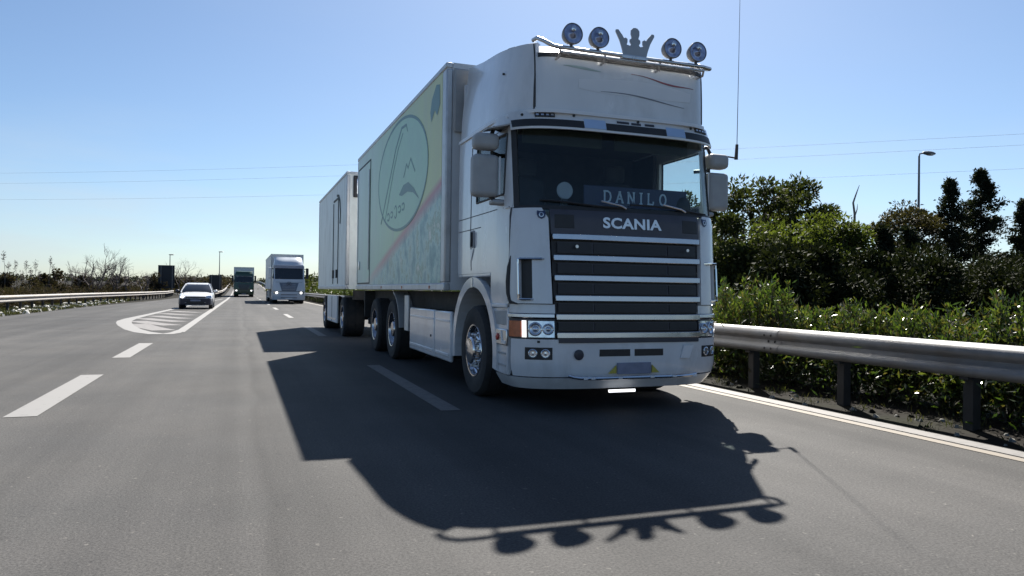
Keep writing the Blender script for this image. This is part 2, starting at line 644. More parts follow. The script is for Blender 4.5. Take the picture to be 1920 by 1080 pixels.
M_blue = mat('pale_blue_film', (.34, .47, .68), .3, 0, .06, 5)
M_glass = glass_mat('windscreen_glass', (.86, .905, .90))
M_darkglass = mat('dark_glass', (.012, .015, .02), .06, 0, .1, 3, spec=.6)
M_lens = mat('lamp_lens', (.62, .65, .70), .08, .75, .25, 18)
M_lensclear = glass_mat('clear_lens', (.93, .95, .97))
M_bluelens = mat('blue_lamp_lens', (.30, .32, .43), .07, .6, .35, 22)
M_orange = mat('amber_lens', (.50, .13, .05), .2, 0, .2, 20)
M_red = mat('red_lens', (.42, .03, .03), .25, 0, .2, 20)
M_drl = emis('lit_position_lamp', (1, .97, .92), .5)
M_head = emis('lit_headlamp', (1, .97, .95), 1.6)
M_int = mat('cab_interior', (.035, .036, .042), .8, 0, .2, 9)
M_dash = mat('dashboard', (.42, .47, .43), .6, 0, .15, 7)  # raised pale green stands in for sky reflected in the windscreen
M_sign_blue = mat('name_board_blue', (.018, .026, .085), .35, 0, .1, 6)
M_letter = mat('pale_letter', (.62, .70, .82), .4, 0, .04, 6)
M_plate_grey = mat('number_plate_face', (.20, .22, .30), .4, 0, .2, 9)
M_disc = mat('pale_disc', (.42, .45, .52), .5, 0, .08, 6)
M_yellow = mat('yellow_reflector', (.42, .36, .06), .4, 0, .1, 20)
M_crown = mat('crown_grey', (.34, .36, .39), .45, .3, .06, 8)
M_green = mat('green_truck_paint', (.012, .045, .022), .3, 0, .1, 3, coat=.4)
M_blueGrey = mat('blue_grey_panel', (.10, .13, .18), .3, 0, .1, 6)
M_carwhite = mat('silver_white_car_paint', (.68, .69, .71), .25, .1, .04, 3, coat=.6)
M_carbump = mat('dark_bumper', (.03, .032, .05), .45, 0, .1, 6)
M_road = asphalt_mat()
M_line = paint_line_mat('white_road_paint', (.185, .181, .176), .26)
M_line_worn = paint_line_mat('worn_road_paint', (.145, .136, .132), .36)
M_edge = paint_line_mat('cream_edge_paint', (.165, .138, .108), .28)
M_signback = mat('dark_sign_back', (.02, .023, .03), .55, .2, .15, 3)
M_post = mat('grey_post', (.16, .16, .165), .55, .4, .12, 6)
M_bark = mat('bark', (.07, .055, .042), .9, 0, .3, 14, bump=.6, bscale=25, stretch=(1, 1, .3))
M_twig = mat('grey_twig', (.14, .115, .105), .9, 0, .3, 14)
M_wire = mat('power_wire', (.22, .24, .27), .6, .3, .1, 3)
M_soil = mat('verge_soil', (.011, .009, .007), .95, 0, .45, 1.7, bump=.8, bscale=7, spec=.1, dirt=(.016, .020, .008), dscale=.6, damt=.9)
M_litter_dim = mat('dim_litter', (.17, .165, .15), .8, 0, .4, 30)  # darker copy of the pale litter, used on the right verge
M_litter = mat('pale_litter', (.50, .49, .46), .7, 0, .3, 30)
M_grass = leaf_mat('verge_grass', [(.020, .026, .010), (.034, .038, .014), (.06, .054, .03)], .4)
M_hedge = leaf_mat('oleander_leaf', [(.014, .026, .008), (.026, .046, .011), (.042, .066, .015), (.066, .080, .022), (.060, .045, .022)], .36, .32, .5, 1.8)
M_leafA = leaf_mat('olive_green_leaf', [(.020, .027, .011), (.034, .043, .015), (.052, .060, .022)], .30, .65, .1, 1.4)
M_shade = leaf_mat('shaded_thicket_leaf', [(.010, .014, .007), (.018, .023, .010), (.028, .033, .014)], .15, .7, .05, 1.0)  # darkened leaf copy: the thicket's shade is put into its colour
M_leafB = leaf_mat('bright_green_leaf', [(.032, .044, .012), (.052, .068, .016), (.075, .088, .024)], .38, .62, .12, 1.7)
M_leafC = leaf_mat('conifer_needles', [(.012, .017, .011), (.020, .026, .015), (.028, .032, .019)], .2, .7, .08, 1.1)
M_leafD = leaf_mat('brownish_leaf', [(.032, .030, .015), (.046, .040, .018), (.058, .048, .024)], .22, .6, .1, 1.2)
M_scrub = leaf_mat('dry_scrub_leaf', [(.045, .034, .026), (.062, .047, .036), (.040, .040, .024), (.075, .058, .048)], .2, .9, .02, .9)
M_far = leaf_mat('far_wood_leaf', [(.040, .045, .038), (.055, .058, .050)], .3, .8, .2, 1.0)
# ------------------------------------------------------------------ ground, road, markings
rng = np.random.default_rng(7)
random.seed(5)


def sheet(name, rows, m, dz, kind='structure'):
    """rows: (y, x0, x1); a strip laid on the profile of the land"""
    mb = MB()
    for y, a, b in rows:
        mb.v += [(a, y, zp(y) + dz), (b, y, zp(y) + dz)]
    for i in range(len(rows) - 1):
        mb.f.append((2 * i, 2 * i + 1, 2 * i + 3, 2 * i + 2))
    o = mb.build(name, m, None, smooth=0)
    return tag(o, kind=kind)


yy = [-150, -40, 0, 20, 40, 60, 80, 100, 105, 120, 135, 150, 165, 180, 195, 210, 225, 240, 255, 270, 285, 300, 400, 700, 1500, 4000]
sheet('ground', [(y, -3000, 3000) for y in yy], M_soil, -.03)
le = [(-150, -9.2), (20, -8.6), (48, -8.2), (73, -6.8), (95, -6.4), (96, -2.15), (4000, -2.15)]
ys = sorted(set(yy + [48, 73, 95, 96]))
sheet('road', [(y, float(np.interp(y, [a for a, b in le], [b for a, b in le])), 5.78) for y in ys], M_road, 0)
sheet('slip_road', [(95.2, -6.4, -2.6), (105, -7, -3.0), (120, -8.6, -4.6), (140, -12, -8), (170, -20, -15)], M_road, -.004)
sheet('edge_line', [(y, 5.40, 5.51) for y in yy], M_edge, .004)
sheet('edge_strip', [(y, 5.55, 5.74) for y in yy], M_line_worn, .0042)
sheet('centre_edge_line', [(y, -1.62 + .0045 * (y - 20) * (y < 80) + .27 * (y >= 80), -1.38 + .0045 * (y - 20) * (y < 80) + .27 * (y >= 80)) for y in [21.5, 40, 60, 79, 90, 100, 110, 120, 140, 160, 180, 200, 230, 260, 300, 600]], M_line, .0042)


def mark(name, pts, wd, m, dz=.004):
    mb = MB()
    n = len(pts)
    Lp, Rp = [], []
    for i in range(n):
        a, b = pts[max(i - 1, 0)], pts[min(i + 1, n - 1)]
        dx, dy = b[0] - a[0], b[1] - a[1]
        l = math.hypot(dx, dy)
        ww = wd[i] if isinstance(wd, list) else wd
        Lp.append((pts[i][0] - dy / l * ww / 2, pts[i][1] + dx / l * ww / 2))
        Rp.append((pts[i][0] + dy / l * ww / 2, pts[i][1] - dx / l * ww / 2))
    mb.v = [(x, y, zp(y) + dz) for x, y in Lp + Rp]
    mb.f = [(i, i + 1, n + i + 1, n + i) for i in range(n - 1)]
    return tag(mb.build(name, m, None, smooth=0), kind='structure')


for k in range(-1, 13):
    y = 7.13 + 12.2 * k
    mark('lane_dash', [(2.0, y), (2.0, y + 2.3), (2.0, y + 4.6)], .20, M_line_worn if k < 2 else M_line)
for y in (1.85, 7.82, 13.88):
    mark('lane_dash', [(-1.86, y), (-1.85, y + 3.45)], .27, M_line)
# the rounded, hatched island between the slip road and the left lane
mark('island_outline', [(-1.7, 84), (-2.45, 68), (-3.05, 52), (-3.42, 43.5), (-3.72, 34), (-3.80, 30.5), (-3.74, 28.6), (-3.55, 27.0), (-3.25, 25.2), (-2.8, 23.0),
                        (-2.4, 21.6), (-2.0, 20.75), (-1.72, 20.7), (-1.58, 21.2), (-1.52, 22.5)], [.16, .18, .22, .26, .32, .42, .46, .46, .44, .42, .40, .38, .34, .28, .22], M_line, .0045)
for a, b, c, d in ((-3.05, 26.3, -1.95, 22.4), (-3.35, 28.6, -1.95, 25.3), (-3.45, 31.0, -1.93, 28.0), (-3.3, 33.6, -1.90, 30.8), (-3.3, 36.8, -1.86, 34.4), (-3.2, 40.3, -1.82, 38.2)):
    mark('island_hatch', [(a, b), ((a + c) / 2, (b + d) / 2 - .25), (c, d)], .62, M_line_worn, .0036)

# ------------------------------------------------------------------ guardrails
def wprofile():
    # x: towards the road is negative; z from the bottom edge
    return [(0.00, 0.00), (-.055, .022), (-.075, .05), (-.07, .085), (-.012, .125), (-.006, .165), (-.072, .205), (-.080, .235), (-.072, .262), (-.045, .292), (.0, .315), (.035, .318), (.04, .300)]


def rail_segment(L, three=False):
    pr = wprofile()
    if three:
        pr = [(x, z * .62) for x, z in pr[:-2]] + [(x, .19 + z * .62) for x, z in pr[1:]]
    th = .006
    mb = MB()
    n = len(pr)
    ns = 2
    for k in range(ns):
        y = L * k / (ns - 1)
        mb.v += [(x, y, z) for x, z in pr]
    for k in range(ns):
        y = L * k / (ns - 1)
        mb.v += [(x + th, y, z - .002) for x, z in pr]
    o = ns * n
    for i in range(n - 1):
        mb.f += [(i, i + 1, n + i + 1, n + i), (o + i, o + n + i, o + n + i + 1, o + i + 1)]
    return mb


def guardrail(name, path, z0, L, side, label, three=False, post_h=.74, far_from=120, ps=1.55, ms=None):
    ms = ms or M_galv
    root = empty(name, (path[0][0], path[0][1], 0), 0, label, 'guardrail')
    P = np.array(path, float)
    seg = np.hypot(*(P[1:] - P[:-1]).T)
    acc = np.concatenate([[0], np.cumsum(seg)])
    def at(t):
        return float(np.interp(t, acc, P[:, 0])), float(np.interp(t, acc, P[:, 1]))
    proto = None
    pproto = None
    ox, oy = path[0]
    far = MB()
    t = 0
    while t + L < acc[-1]:
        x, y = at(t)
        x2, y2 = at(t + L)
        a = math.atan2(-(x2 - x), y2 - y)
        wob = random.uniform(-.004, .004)
        if y < far_from:
            if proto is None:
                mb = rail_segment(L - .01, three)
                if side < 0: mb.v = [(-p[0], p[1], p[2]) for p in mb.v]
                o = proto = mb.build('rail_beam', ms, root, smooth=50)
            else:
                o = proto.copy(); C.objects.link(o)
            o.location = (x - ox + (.004 if int(t / L) % 2 else 0) + wob, y - oy, zp(y) + z0)
            o.rotation_euler = (math.atan2(zp(y2) - zp(y), y2 - y), 0, a)
        else:
            mb = rail_segment(L, three)
            if side < 0: mb.v = [(-p[0], p[1], p[2]) for p in mb.v]
            mb.xf(Matrix.Translation((x - ox, y - oy, zp(y) + z0)) @ Matrix.Rotation(a, 4, 'Z') @ Matrix.Rotation(math.atan2(zp(y2) - zp(y), y2 - y), 4, 'X'))
            far.add(mb.v, mb.f)
        t += L
    bproto = None
    t = L
    while t < acc[-1] and side > 0:
        x, y = at(t)
        if 0 < y < 60:
            if bproto is None:
                mb = MB()
                for dy in (-.10, .02):
                    for z, xx in ((.062, -.077), (.225, -.081), (.145, -.014)):
                        mb.lathe([(.015, -.004), (.015, .006), (.008, .011), (.001, .012)], (xx, dy, z), 'x', 8, -1)
                o = bproto = tag(mb.build('joint_bolts', M_darkpost, root), kind='stuff')
                k = rail_segment(.34, three)
                k.v = [(p[0] - .005, p[1] - .21, p[2]) for p in k.v]
                k.build('rail_splice', ms, o, smooth=50)
            else:
                o = copy_tree(bproto, root)
            o.location = (x - ox, y - oy, zp(y) + z0)
        t += L
    t = .45
    while t < acc[-1]:
        x, y = at(t)
        if y < far_from:
            if pproto is None:
                mb = MB()
                # C-shaped steel post and spacer block towards the rail
                q = [(.06, -.05), (.16, -.05), (.16, -.043), (.067, -.043), (.067, .043), (.16, .043), (.16, .05), (.06, .05)]
                mb.prism([(a * side, b) for a, b in q], 'z', -.1, post_h)
                mb.box(*(sorted((.0 * side, .06 * side))), -.045, .045, post_h - .27, post_h - .14)
                o = pproto = mb.build('rail_post', M_darkpost, root, smooth=0)
            else:
                o = pproto.copy(); C.objects.link(o)
            o.location = (x - ox, y - oy, zp(y) - .03)
        else:
            far.box(x - ox, x - ox + .1 * side, y - oy - .05, y - oy + .05, zp(y) - .05, zp(y) + post_h)
        t += ps
    if far.v:
        tag(far.build('rail_run', ms, root, smooth=50), kind='stuff')
    return root


guardrail('guardrail', [(6.3, -6.35), (6.3, 320)], .47, 4.65, 1, 'grey steel guardrail on the right in front of the leafy hedge', far_from=95)
guardrail('guardrail', [(-9.9, -2), (-9.65, 30), (-9.45, 52), (-8.2, 72), (-7.7, 90), (-8.6, 112), (-12.5, 145), (-17, 170)], .42, 4.0, -1, 'pale steel guardrail on the left in front of brown scrub', False, .78, 120, 2.0, M_galv_pale)
guardrail('guardrail', [(-2.55, 86), (-2.6, 320)], .45, 4.0, -1, 'short far stretch of guardrail behind the white car, left of the green truck', False, .78, 140, 2.0, M_galv_pale)


# ------------------------------------------------------------------ foliage helpers
def leaf_object(name, c, d, L, W, m, parent, jitter=.5, curl=.25):
    """c: (n,3) leaf bases, d: (n,3) directions; each leaf is one folded diamond of its own"""
    n = len(c)
    d = d / np.maximum(np.linalg.norm(d, axis=1, keepdims=True), 1e-6)
    a = rng.normal(size=(n, 3))
    s = np.cross(d, a)
    s /= np.maximum(np.linalg.norm(s, axis=1, keepdims=True), 1e-6)
    nn = np.cross(s, d)
    l = (L * (1 + rng.uniform(-jitter, jitter, n)))[:, None]
    wd = (W * (1 + rng.uniform(-jitter, jitter, n)))[:, None]
    v = np.empty((n, 4, 3))
    v[:, 0] = c
    v[:, 1] = c + d * l * .45 + s * wd * .5 + nn * wd * curl
    v[:, 2] = c + d * l
    v[:, 3] = c + d * l * .45 - s * wd * .5 + nn * wd * curl
    me = bpy.data.meshes.new(name)
    me.vertices.add(4 * n)
    me.vertices.foreach_set('co', v.reshape(-1).astype(np.float32))
    me.loops.add(4 * n)
    me.loops.foreach_set('vertex_index', np.arange(4 * n, dtype=np.int32))
    me.polygons.add(n)
    me.polygons.foreach_set('loop_start', np.arange(0, 4 * n, 4, dtype=np.int32))
    me.polygons.foreach_set('loop_total', np.full(n, 4, np.int32))
    me.update(calc_edges=True)
    me.materials.append(m)
    o = bpy.data.objects.new(name, me)
    C.objects.link(o)
    o.parent = parent
    return o


def rdir(n, up=0.0):
    d = rng.normal(size=(n, 3))
    d[:, 2] += up
    return d


def limb(mb, a, b, r0, r1, bend=.12, n=5, sides=6):
    a, b = np.array(a, float), np.array(b, float)
    l = np.linalg.norm(b - a)
    off = rng.normal(size=3) * l * bend
    pts = []
    for i in range(n):
        t = i / (n - 1)
        pts.append(a + (b - a) * t + off * math.sin(math.pi * t))
    mb.tube(pts, [r0 + (r1 - r0) * i / (n - 1) for i in range(n)], sides)
    return pts


def broad_tree(name, label, loc, H, rad, m, nl=7000, clumps=26, base=.25, leaf=.2, flat=.75, spread=.30, trunk_r=.13, cat='tree', group=None, open_=0.0, lw=.55):
    root = empty(name, loc, 0, label, cat, group)
    cz = H * (base + (1 - base) * .52)
    rz = H * (1 - base) * .5
    cs = []
    while len(cs) < clumps:
        q = rng.uniform(-1, 1, 3)
        l = np.linalg.norm(q)
        if l > 1 or l < .35 + open_ * .4: continue
        if q[2] < -.75: continue
        w_ = 1 + .22 * math.sin(3.1 * math.atan2(q[1], q[0]) + loc[0])
        cs.append((q[0] * rad * .86 * w_, q[1] * rad * .86 * w_, cz + q[2] * rz * .84))
    cs.append((0, 0, cz + rz * .8))
    cs = np.array(cs)
    tb = MB()
    sp = limb(tb, (0, 0, -.1), (rng.normal() * .1, rng.normal() * .1, H * (base + .1)), trunk_r, trunk_r * .7, .04, 5, 7)
    top = sp[-1]
    for c in cs:
        st = np.array(sp[rng.integers(2, 5)])
        limb(tb, st, c, trunk_r * .42, .014, .10, 5, 5)
    tb.build('trunk', M_bark, root, smooth=60, fix=False)
    per = rng.dirichlet(np.full(len(cs), 3.0)) * nl
    cc, dd = [], []
    for c, n in zip(cs, per):
        n = int(n)
        q = rng.normal(size=(n, 3))
        q /= np.linalg.norm(q, axis=1, keepdims=True)
        rr = rng.uniform(.25, 1.1, n)[:, None] ** .6
        sc = spread * rad * rng.uniform(.7, 1.25)
        cc.append(c + q * rr * np.array([sc, sc, sc * flat]))
        dd.append(q + rdir(n, .1) * .6)
    leaf_object('crown', np.concatenate(cc), np.concatenate(dd), leaf, leaf * lw, m, root)
    return root


def conifer(name, label, loc, H, rad, m, nl=6000, group=None, lean=.0):
    root = empty(name, loc, 0, label, 'tree', group)
    tb = MB()
    limb(tb, (0, 0, -.1), (lean, 0, H * .98), .16, .02, .01, 7, 7)
    cc, dd = [], []
    k = int(H * 9)
    for i in range(k):
        t = (i + rng.uniform()) / k
        z = H * (.16 + .84 * t)
        prof = (1 - t) ** .85
        l = rad * prof * rng.uniform(.45, 1.0) * (1 + .16 * math.sin(z * 3.1 + loc[0])) + .16
        a = rng.uniform(0, 2 * math.pi)
        e = np.array([lean * t + math.cos(a) * l, math.sin(a) * l, z + l * rng.uniform(-.25, .25)])
        b = np.array([lean * t, 0, z - .1])
        limb(tb, b, e, .03, .008, .05, 4, 4)
        n = int(nl / k * rng.uniform(.5, 1.5))
        s = 1.05 - rng.uniform(0, 1, n)[:, None] ** 1.5 * .95
        p = b + (e - b) * s + rng.normal(size=(n, 3)) * np.array([.20, .20, .15]) * (.6 + l * .25)
        cc.append(p)
        dd.append((e - b)[None] * .5 + rdir(n, .25))
    tb.build('trunk', M_bark, root, smooth=60, fix=False)
    leaf_object('crown', np.concatenate(cc), np.concatenate(dd), .24, .11, m, root)
    return root


def twig_tree(mb, p, d, l, r, depth, spread=.5):
    """a leafless tree: forks again and again"""
    p = np.array(p, float)
    d = np.array(d, float) / np.linalg.norm(d)
    e = p + d * l
    limb(mb, p, e, r, r * .65, .06, 3, 5 if depth > 2 else 3)
    if depth == 0: return
    for k in range(rng.integers(2, 4)):
        nd = d + rng.normal(size=3) * spread
        nd[2] += .22
        twig_tree(mb, p + (e - p) * rng.uniform(.65, 1.0), nd, l * rng.uniform(.6, .85), r * .6, depth - 1, spread)


def bare_tree(name, label, loc, l, r, depth=4, stems=3, group=None, m=None, spread=.5, lean=(0, 0)):
    root = empty(name, loc, 0, label, 'tree', group)
    mb = MB()
    for k in range(stems):
        a = rng.uniform(0, 6.28)
        twig_tree(mb, (.15 * math.cos(a), .15 * math.sin(a), -.05), (lean[0] + .4 * math.cos(a) * (stems > 1), lean[1] + .4 * math.sin(a) * (stems > 1), 1), l * rng.uniform(.8, 1.1), r, depth, spread)
    mb.build('trunk', m or M_twig, root, smooth=60, fix=False)
    return root


# ------------------------------------------------------------------ hedge behind the right guardrail
hedge = empty('hedge', (7.32, -2, 0), 0, 'long leafy green oleander hedge behind the right guardrail', 'hedge')
protos = []
for k in range(5):
    h = [1.50, 1.36, 1.58, 1.30, 1.45][k]
    cc, dd = [], []
    st = MB()
    for j in range(34):
        a = rng.uniform(0, 6.28)
        tip = np.array([math.cos(a) * rng.uniform(.1, .74), math.sin(a) * rng.uniform(.1, .74), h * rng.uniform(.30 if j % 3 == 0 else .66, 1.04)])
        b = np.array([math.cos(a) * .12, math.sin(a) * .12, -.03])
        limb(st, b, tip, .014, .005, .05, 4, 4)
        n = 120
        t = rng.uniform(.28, 1.02, n)[:, None]
        p = b + (tip - b) * t + rng.normal(size=(n, 3)) * .035
        cc.append(p)
        dd.append((tip - b)[None] * .7 + rdir(n, .15) * .75)
    n = 1700
    q = rng.normal(size=(n, 3)) * np.array([.38, .42, .26])
    q[:, 2] = np.abs(q[:, 2] + h * .32)
    cc.append(q); dd.append(rdir(n, .2))
    o = leaf_object('shrub_foliage', np.concatenate(cc), np.concatenate(dd), .105, .029, M_hedge, hedge)
    s_ = st.build('shrub_stem', M_bark, o, smooth=60, fix=False)
    protos.append(o)
i = 0
y = 1.2
while y < 78:
    p = protos[i % 5] if i < 5 else None
    if p is None:
        src = protos[random.randrange(5)]
        p = src.copy(); C.objects.link(p); p.parent = hedge
        for ch in list(src.children):
            if ch.type == 'MESH':
                c = ch.copy(); C.objects.link(c); c.parent = p
    p.location = (random.uniform(-.18, .22), y + 2, 0)
    p.rotation_euler = (0, 0, random.uniform(0, 6.28))
    s_ = random.uniform(.92, 1.06) * (.68 if y < 4.5 else .74 if y < 8 else .84)
    p.scale = (s_, s_, s_ * random.uniform(.94, 1.04))
    y += random.uniform(.34, .52) if y < 26 else random.uniform(.8, 1.1)
    i += 1

# weeds, leaf litter and rubbish on the verges
def tufts(name, n, xr, yr, h, m, seed):
    g = np.random.default_rng(seed)
    k = 7
    x = g.uniform(*xr, n); y = g.uniform(*yr, n)
    c = np.repeat(np.stack([x, y, np.array([zp(q) for q in y]) - .03], 1), k, 0)
    c[:, :2] += g.normal(size=(n * k, 2)) * .04
    d = g.normal(size=(n * k, 3)) * .45
    d[:, 2] = 1
    return tag(leaf_object(name, c, d, h, h * .12, m, None), kind='stuff')


tufts('verge_grass', 600, (6.0, 7.4), (1.5, 30), .07, M_grass, 3)
tufts('verge_grass', 5200, (-11.4, -8.5), (20, 75), .14, M_grass, 4)


def bits(name, n, xr, yr, sz, m, seed, kind='stuff'):
    g = np.random.default_rng(seed)
    mb = MB()
    for _ in range(n):
        x, y = g.uniform(*xr), g.uniform(*yr)
        s = sz * g.uniform(.4, 1.3)
        a = g.uniform(0, 6.28)
        p = []
        for k in range(5):
            t = a + k * 1.257
            p.append((x + s * math.cos(t) * g.uniform(.6, 1), y + s * math.sin(t) * g.uniform(.6, 1)))
        z = zp(y) - .03
        b = [(q[0], q[1], z) for q in p] + [(x + (q[0] - x) * .6 + g.normal() * s * .1, y + (q[1] - y) * .6, z + s * g.uniform(.3, .9)) for q in p]
        mb.add(b, [(5, 6, 7, 8, 9)] + [(k, (k + 1) % 5, 5 + (k + 1) % 5, 5 + k) for k in range(5)])
    return tag(mb.build(name, m, None, smooth=0), kind=kind)


bits('verge_litter', 60, (5.95, 6.6), (3.5, 16), .04, M_litter_dim, 11)
bits('verge_stones', 260, (5.85, 8.0), (1.5, 22), .045, M_soil, 12)
bits('pale_rubble', 260, (-10.6, -8.6), (24, 70), .17, M_litter, 13)
bits('pale_rubble', 150, (-9.9, -8.7), (24, 60), .15, M_litter, 14)

# ------------------------------------------------------------------ trees on the right
broad_tree('tree', 'airy olive-green tree with sky showing through, beside the right mirror of the big truck', (23.2, 30, 0), 7.1, 2.3, M_leafA, 6500, 26, .22, .20, .8, .30, open_=.6)
broad_tree('tree', 'dense tallest round-headed dark tree behind the middle of the hedge', (26.8, 30.5, 0), 7.1, 2.5, M_leafA, 12000, 40, .18, .20, .85, .30)
broad_tree('tree', 'bright green rounded bush-like tree in front of the bare snag', (23.8, 24.5, 0), 4.7, 2.0, M_leafB, 12000, 34, .05, .16, .85, .34)
broad_tree('tree', 'lower yellow-green rounded tree just right of the big truck', (19.9, 24, 0), 4.0, 1.75, M_leafB, 10000, 30, .05, .16, .85, .34)
broad_tree('tree', 'dark low tree closest to the right mirror of the big truck', (16.4, 22, 0), 4.0, 1.6, M_leafA, 9000, 28, .05, .16, .85, .36)
broad_tree('tree', 'brownish umbrella-shaped tree with a sky gap below its crown, left of the conifers', (39.2, 35, 0), 7.0, 2.9, M_leafD, 6500, 24, .50, .20, .6, .28, open_=.5)
broad_tree('tree', 'airy dark tree seen through the side window of the big truck', (25.0, 38, 0), 7.2, 2.6, M_leafA, 6500, 26, .2, .2, .8, .3, open_=.4)
conifer('conifer', 'shorter dark conifer left of the tallest one', (49.4, 40, 0), 9.9, 2.3, M_leafC, 10000)
conifer('conifer', 'tallest dark ragged conifer at the far right', (53.0, 40.4, 0), 10.9, 3.4, M_leafC, 14000)
conifer('conifer', 'thin conifer cut by the right edge of the photo', (57.2, 40, 0), 8.8, 2.0, M_leafC, 9000)
conifer('conifer', 'small dark conifer beside the bare snag', (32.6, 30.5, 0), 5.0, .8, M_leafC, 3000)
conifer('conifer', 'small dark pointed conifer under the umbrella-shaped tree', (34.0, 30, 0), 4.9, .6, M_leafC, 2600)
sn = empty('bare_snag', (30.2, 30, 0), 0, 'pale bare leafless snag standing against the sky behind the bright green tree', 'tree')
mb = MB()
mb.tube([(0, 0, -.1), (.06, 0, 2.5), (.02, .05, 4.6), (-.02, 0, 5.5), (-.13, 0, 6.1), (.08, 0, 6.6), (.30, .02, 7.05)], [.10, .085, .07, .06, .05, .035, .012], 7)
mb.build('trunk', mat('weathered_wood', (.26, .235, .21), .9, 0, .2, 9), sn, smooth=60)
mb = MB()
mb.tube([(-.02, 0, 5.35), (.14, 0, 5.75), (.17, 0, 6.05)], [.035, .025, .008], 6)
mb.build('limb', M_twig, sn, smooth=60)
mb = MB()
mb.tube([(0.02, 0, 4.4), (-.18, 0, 4.9), (-.20, 0, 5.3)], [.035, .025, .008], 6)
mb.build('limb', M_twig, sn, smooth=60)
fill = [(15.0, 17.5, 2.5, 1.5), (18.2, 19.5, 2.6, 1.6), (21.5, 20.5, 2.7, 1.7), (25.2, 22.0, 2.9, 1.8), (28.4, 24.0, 3.1, 1.9), (29.4, 22.0, 2.7, 1.8), (33.0, 25.0, 3.0, 2.0),
        (30.0, 19.5, 2.7, 1.8), (34.5, 21.5, 3.0, 2.0), (38.0, 23.8, 3.6, 2.2), (33.5, 17.0, 2.9, 1.8), (39.5, 20.0, 3.9, 2.2), (43.0, 26.0, 4.2, 2.6), (46.5, 30.0, 4.4, 2.8), (40.5, 30.0, 3.4, 2.2),
        (51.0, 33.0, 4.6, 2.8), (44.0, 24.0, 4.0, 2.4), (23.5, 34.0, 4.0, 2.6), (30.5, 36.0, 4.2, 2.6), (36.0, 33.0, 3.2, 2.0)]
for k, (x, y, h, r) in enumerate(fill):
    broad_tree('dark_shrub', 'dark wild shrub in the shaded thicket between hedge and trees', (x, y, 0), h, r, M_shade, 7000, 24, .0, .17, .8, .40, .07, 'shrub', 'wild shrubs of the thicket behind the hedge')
# strip of far wood seen between the trucks and over everything at the horizon
def wood_strip(name, x0, y0, x1, y1, h, n, m, seed, leaf=.9, rag=.5):
    g = np.random.default_rng(seed)
    t = g.uniform(0, 1, n)
    hh = h * (1 - rag * .5 + rag * (.5 * np.sin(t * 41 + seed) + .5 * np.sin(t * 97 + 2 * seed)) * .6)
    x = x0 + (x1 - x0) * t + g.normal(size=n) * 2.0
    y = y0 + (y1 - y0) * t + g.normal(size=n) * 2.0
    z = np.array([zp(q) for q in y]) + hh * g.uniform(0, 1, n) ** .7
    return tag(leaf_object(name, np.stack([x, y, z], 1), g.normal(size=(n, 3)), leaf, leaf * .6, m, None), kind='stuff')


wood_strip('far_wood', -190, 330, -40, 420, 3.4, 5500, M_far, 21, 1.3)
wood_strip('far_wood', -40, 430, 60, 470, 4.0, 3500, M_far, 22, 1.2)
wood_strip('far_wood', 60, 300, 300, 210, 8, 6500, M_far, 23, 1.4)
wood_strip('roadside_wood', 9.5, 82, 10.5, 160, 3.2, 5000, M_leafA, 24, .5)
wood_strip('roadside_wood', -12.5, 118, -7.5, 200, 2.6, 3800, M_scrub, 26, .5)
wood_strip('roadside_wood', -5.5, 150, -6.0, 300, 2.6, 3000, M_scrub, 27, .6)

# ------------------------------------------------------------------ scrub, reeds and leafless trees on the left
def scrub(name, x0, x1, y0, y1, h, n, seed):
    g = np.random.default_rng(seed)
    x = g.uniform(x0, x1, n); y = g.uniform(y0, y1, n)
    bump = .62 + .38 * np.sin(y * .52 + 1.3 * np.sin(x + y * .21)) * np.sin(y * .17 + seed)
    z = -.05 + h * bump * g.uniform(0, 1, n) ** .75
    d = g.normal(size=(n, 3)); d[:, 2] += .5
    return tag(leaf_object(name, np.stack([x, y, z], 1), d, .24, .06, M_scrub, None), kind='stuff')


scrub('dry_scrub', -13.5, -10.6, 22, 60, 1.2, 19000, 31)
scrub('dry_scrub', -14.5, -10.4, 58, 112, 1.5, 20000, 32)
def at_px(px, Y):
    return Y * math.tan(math.atan((px - 960) / 1380.6) + YAW)
for px, Y, l, st, lab in ((136, 74, 1.05, 3, 'leafless bush at the left, first of the row from the reeds'), (172, 70, 1.35, 4, 'widest and tallest leafless tree at the left, with many pale forks'),
                          (206, 76, 1.15, 3, 'leafless tree right of the widest one at the left'), (238, 80, 1.45, 2, 'leafless tree with a lifted tufted top, midway to the big sign'),
                          (268, 86, 1.0, 3, 'low leafless bush nearest the left side of the big dark sign'), (341, 118, 1.7, 3, 'leafless tree just right of the big dark sign'),
                          (358, 124, 1.35, 2, 'smaller leafless tree above the roof of the white car')):
    bare_tree('leafless_tree', lab, (at_px(px, Y), Y, zp(Y)), l * 1.12, .075, 5, st, 'leafless trees on the left verge')
for px, Y, h, r, lab in ((12, 60, 1.9, .7, 'round dark bush at the left edge of the photo'), (62, 62, 1.8, .6, 'low dark bush behind the left guardrail near the reeds'),
                         (82, 64, 2.0, .55, 'small dark bush behind the left guardrail between two bigger ones'), (106, 60, 2.35, .75, 'blocky dark bush right of the reeds at the left'),
                         (155, 74, 2.1, .8, 'dark bush at the foot of the widest leafless tree'), (220, 84, 2.3, 1.0, 'dark bush under the leafless trees midway to the sign'),
                         (292, 108, 3.0, 1.0, 'dark bush hidden partly by the big dark sign'), (333, 122, 2.8, 1.2, 'dark bush between the big sign and the white car'), (352, 130, 3.0, 1.3, 'dark bush over the white car roof')):
    broad_tree('scrub_bush', lab, (at_px(px, Y), Y, zp(Y) - .05), h, r, M_scrub if px not in (62, 333) else M_leafD, 1600, 14, .0, .2, .9, .4, .05, 'bush', 'dark bushes on the left verge')
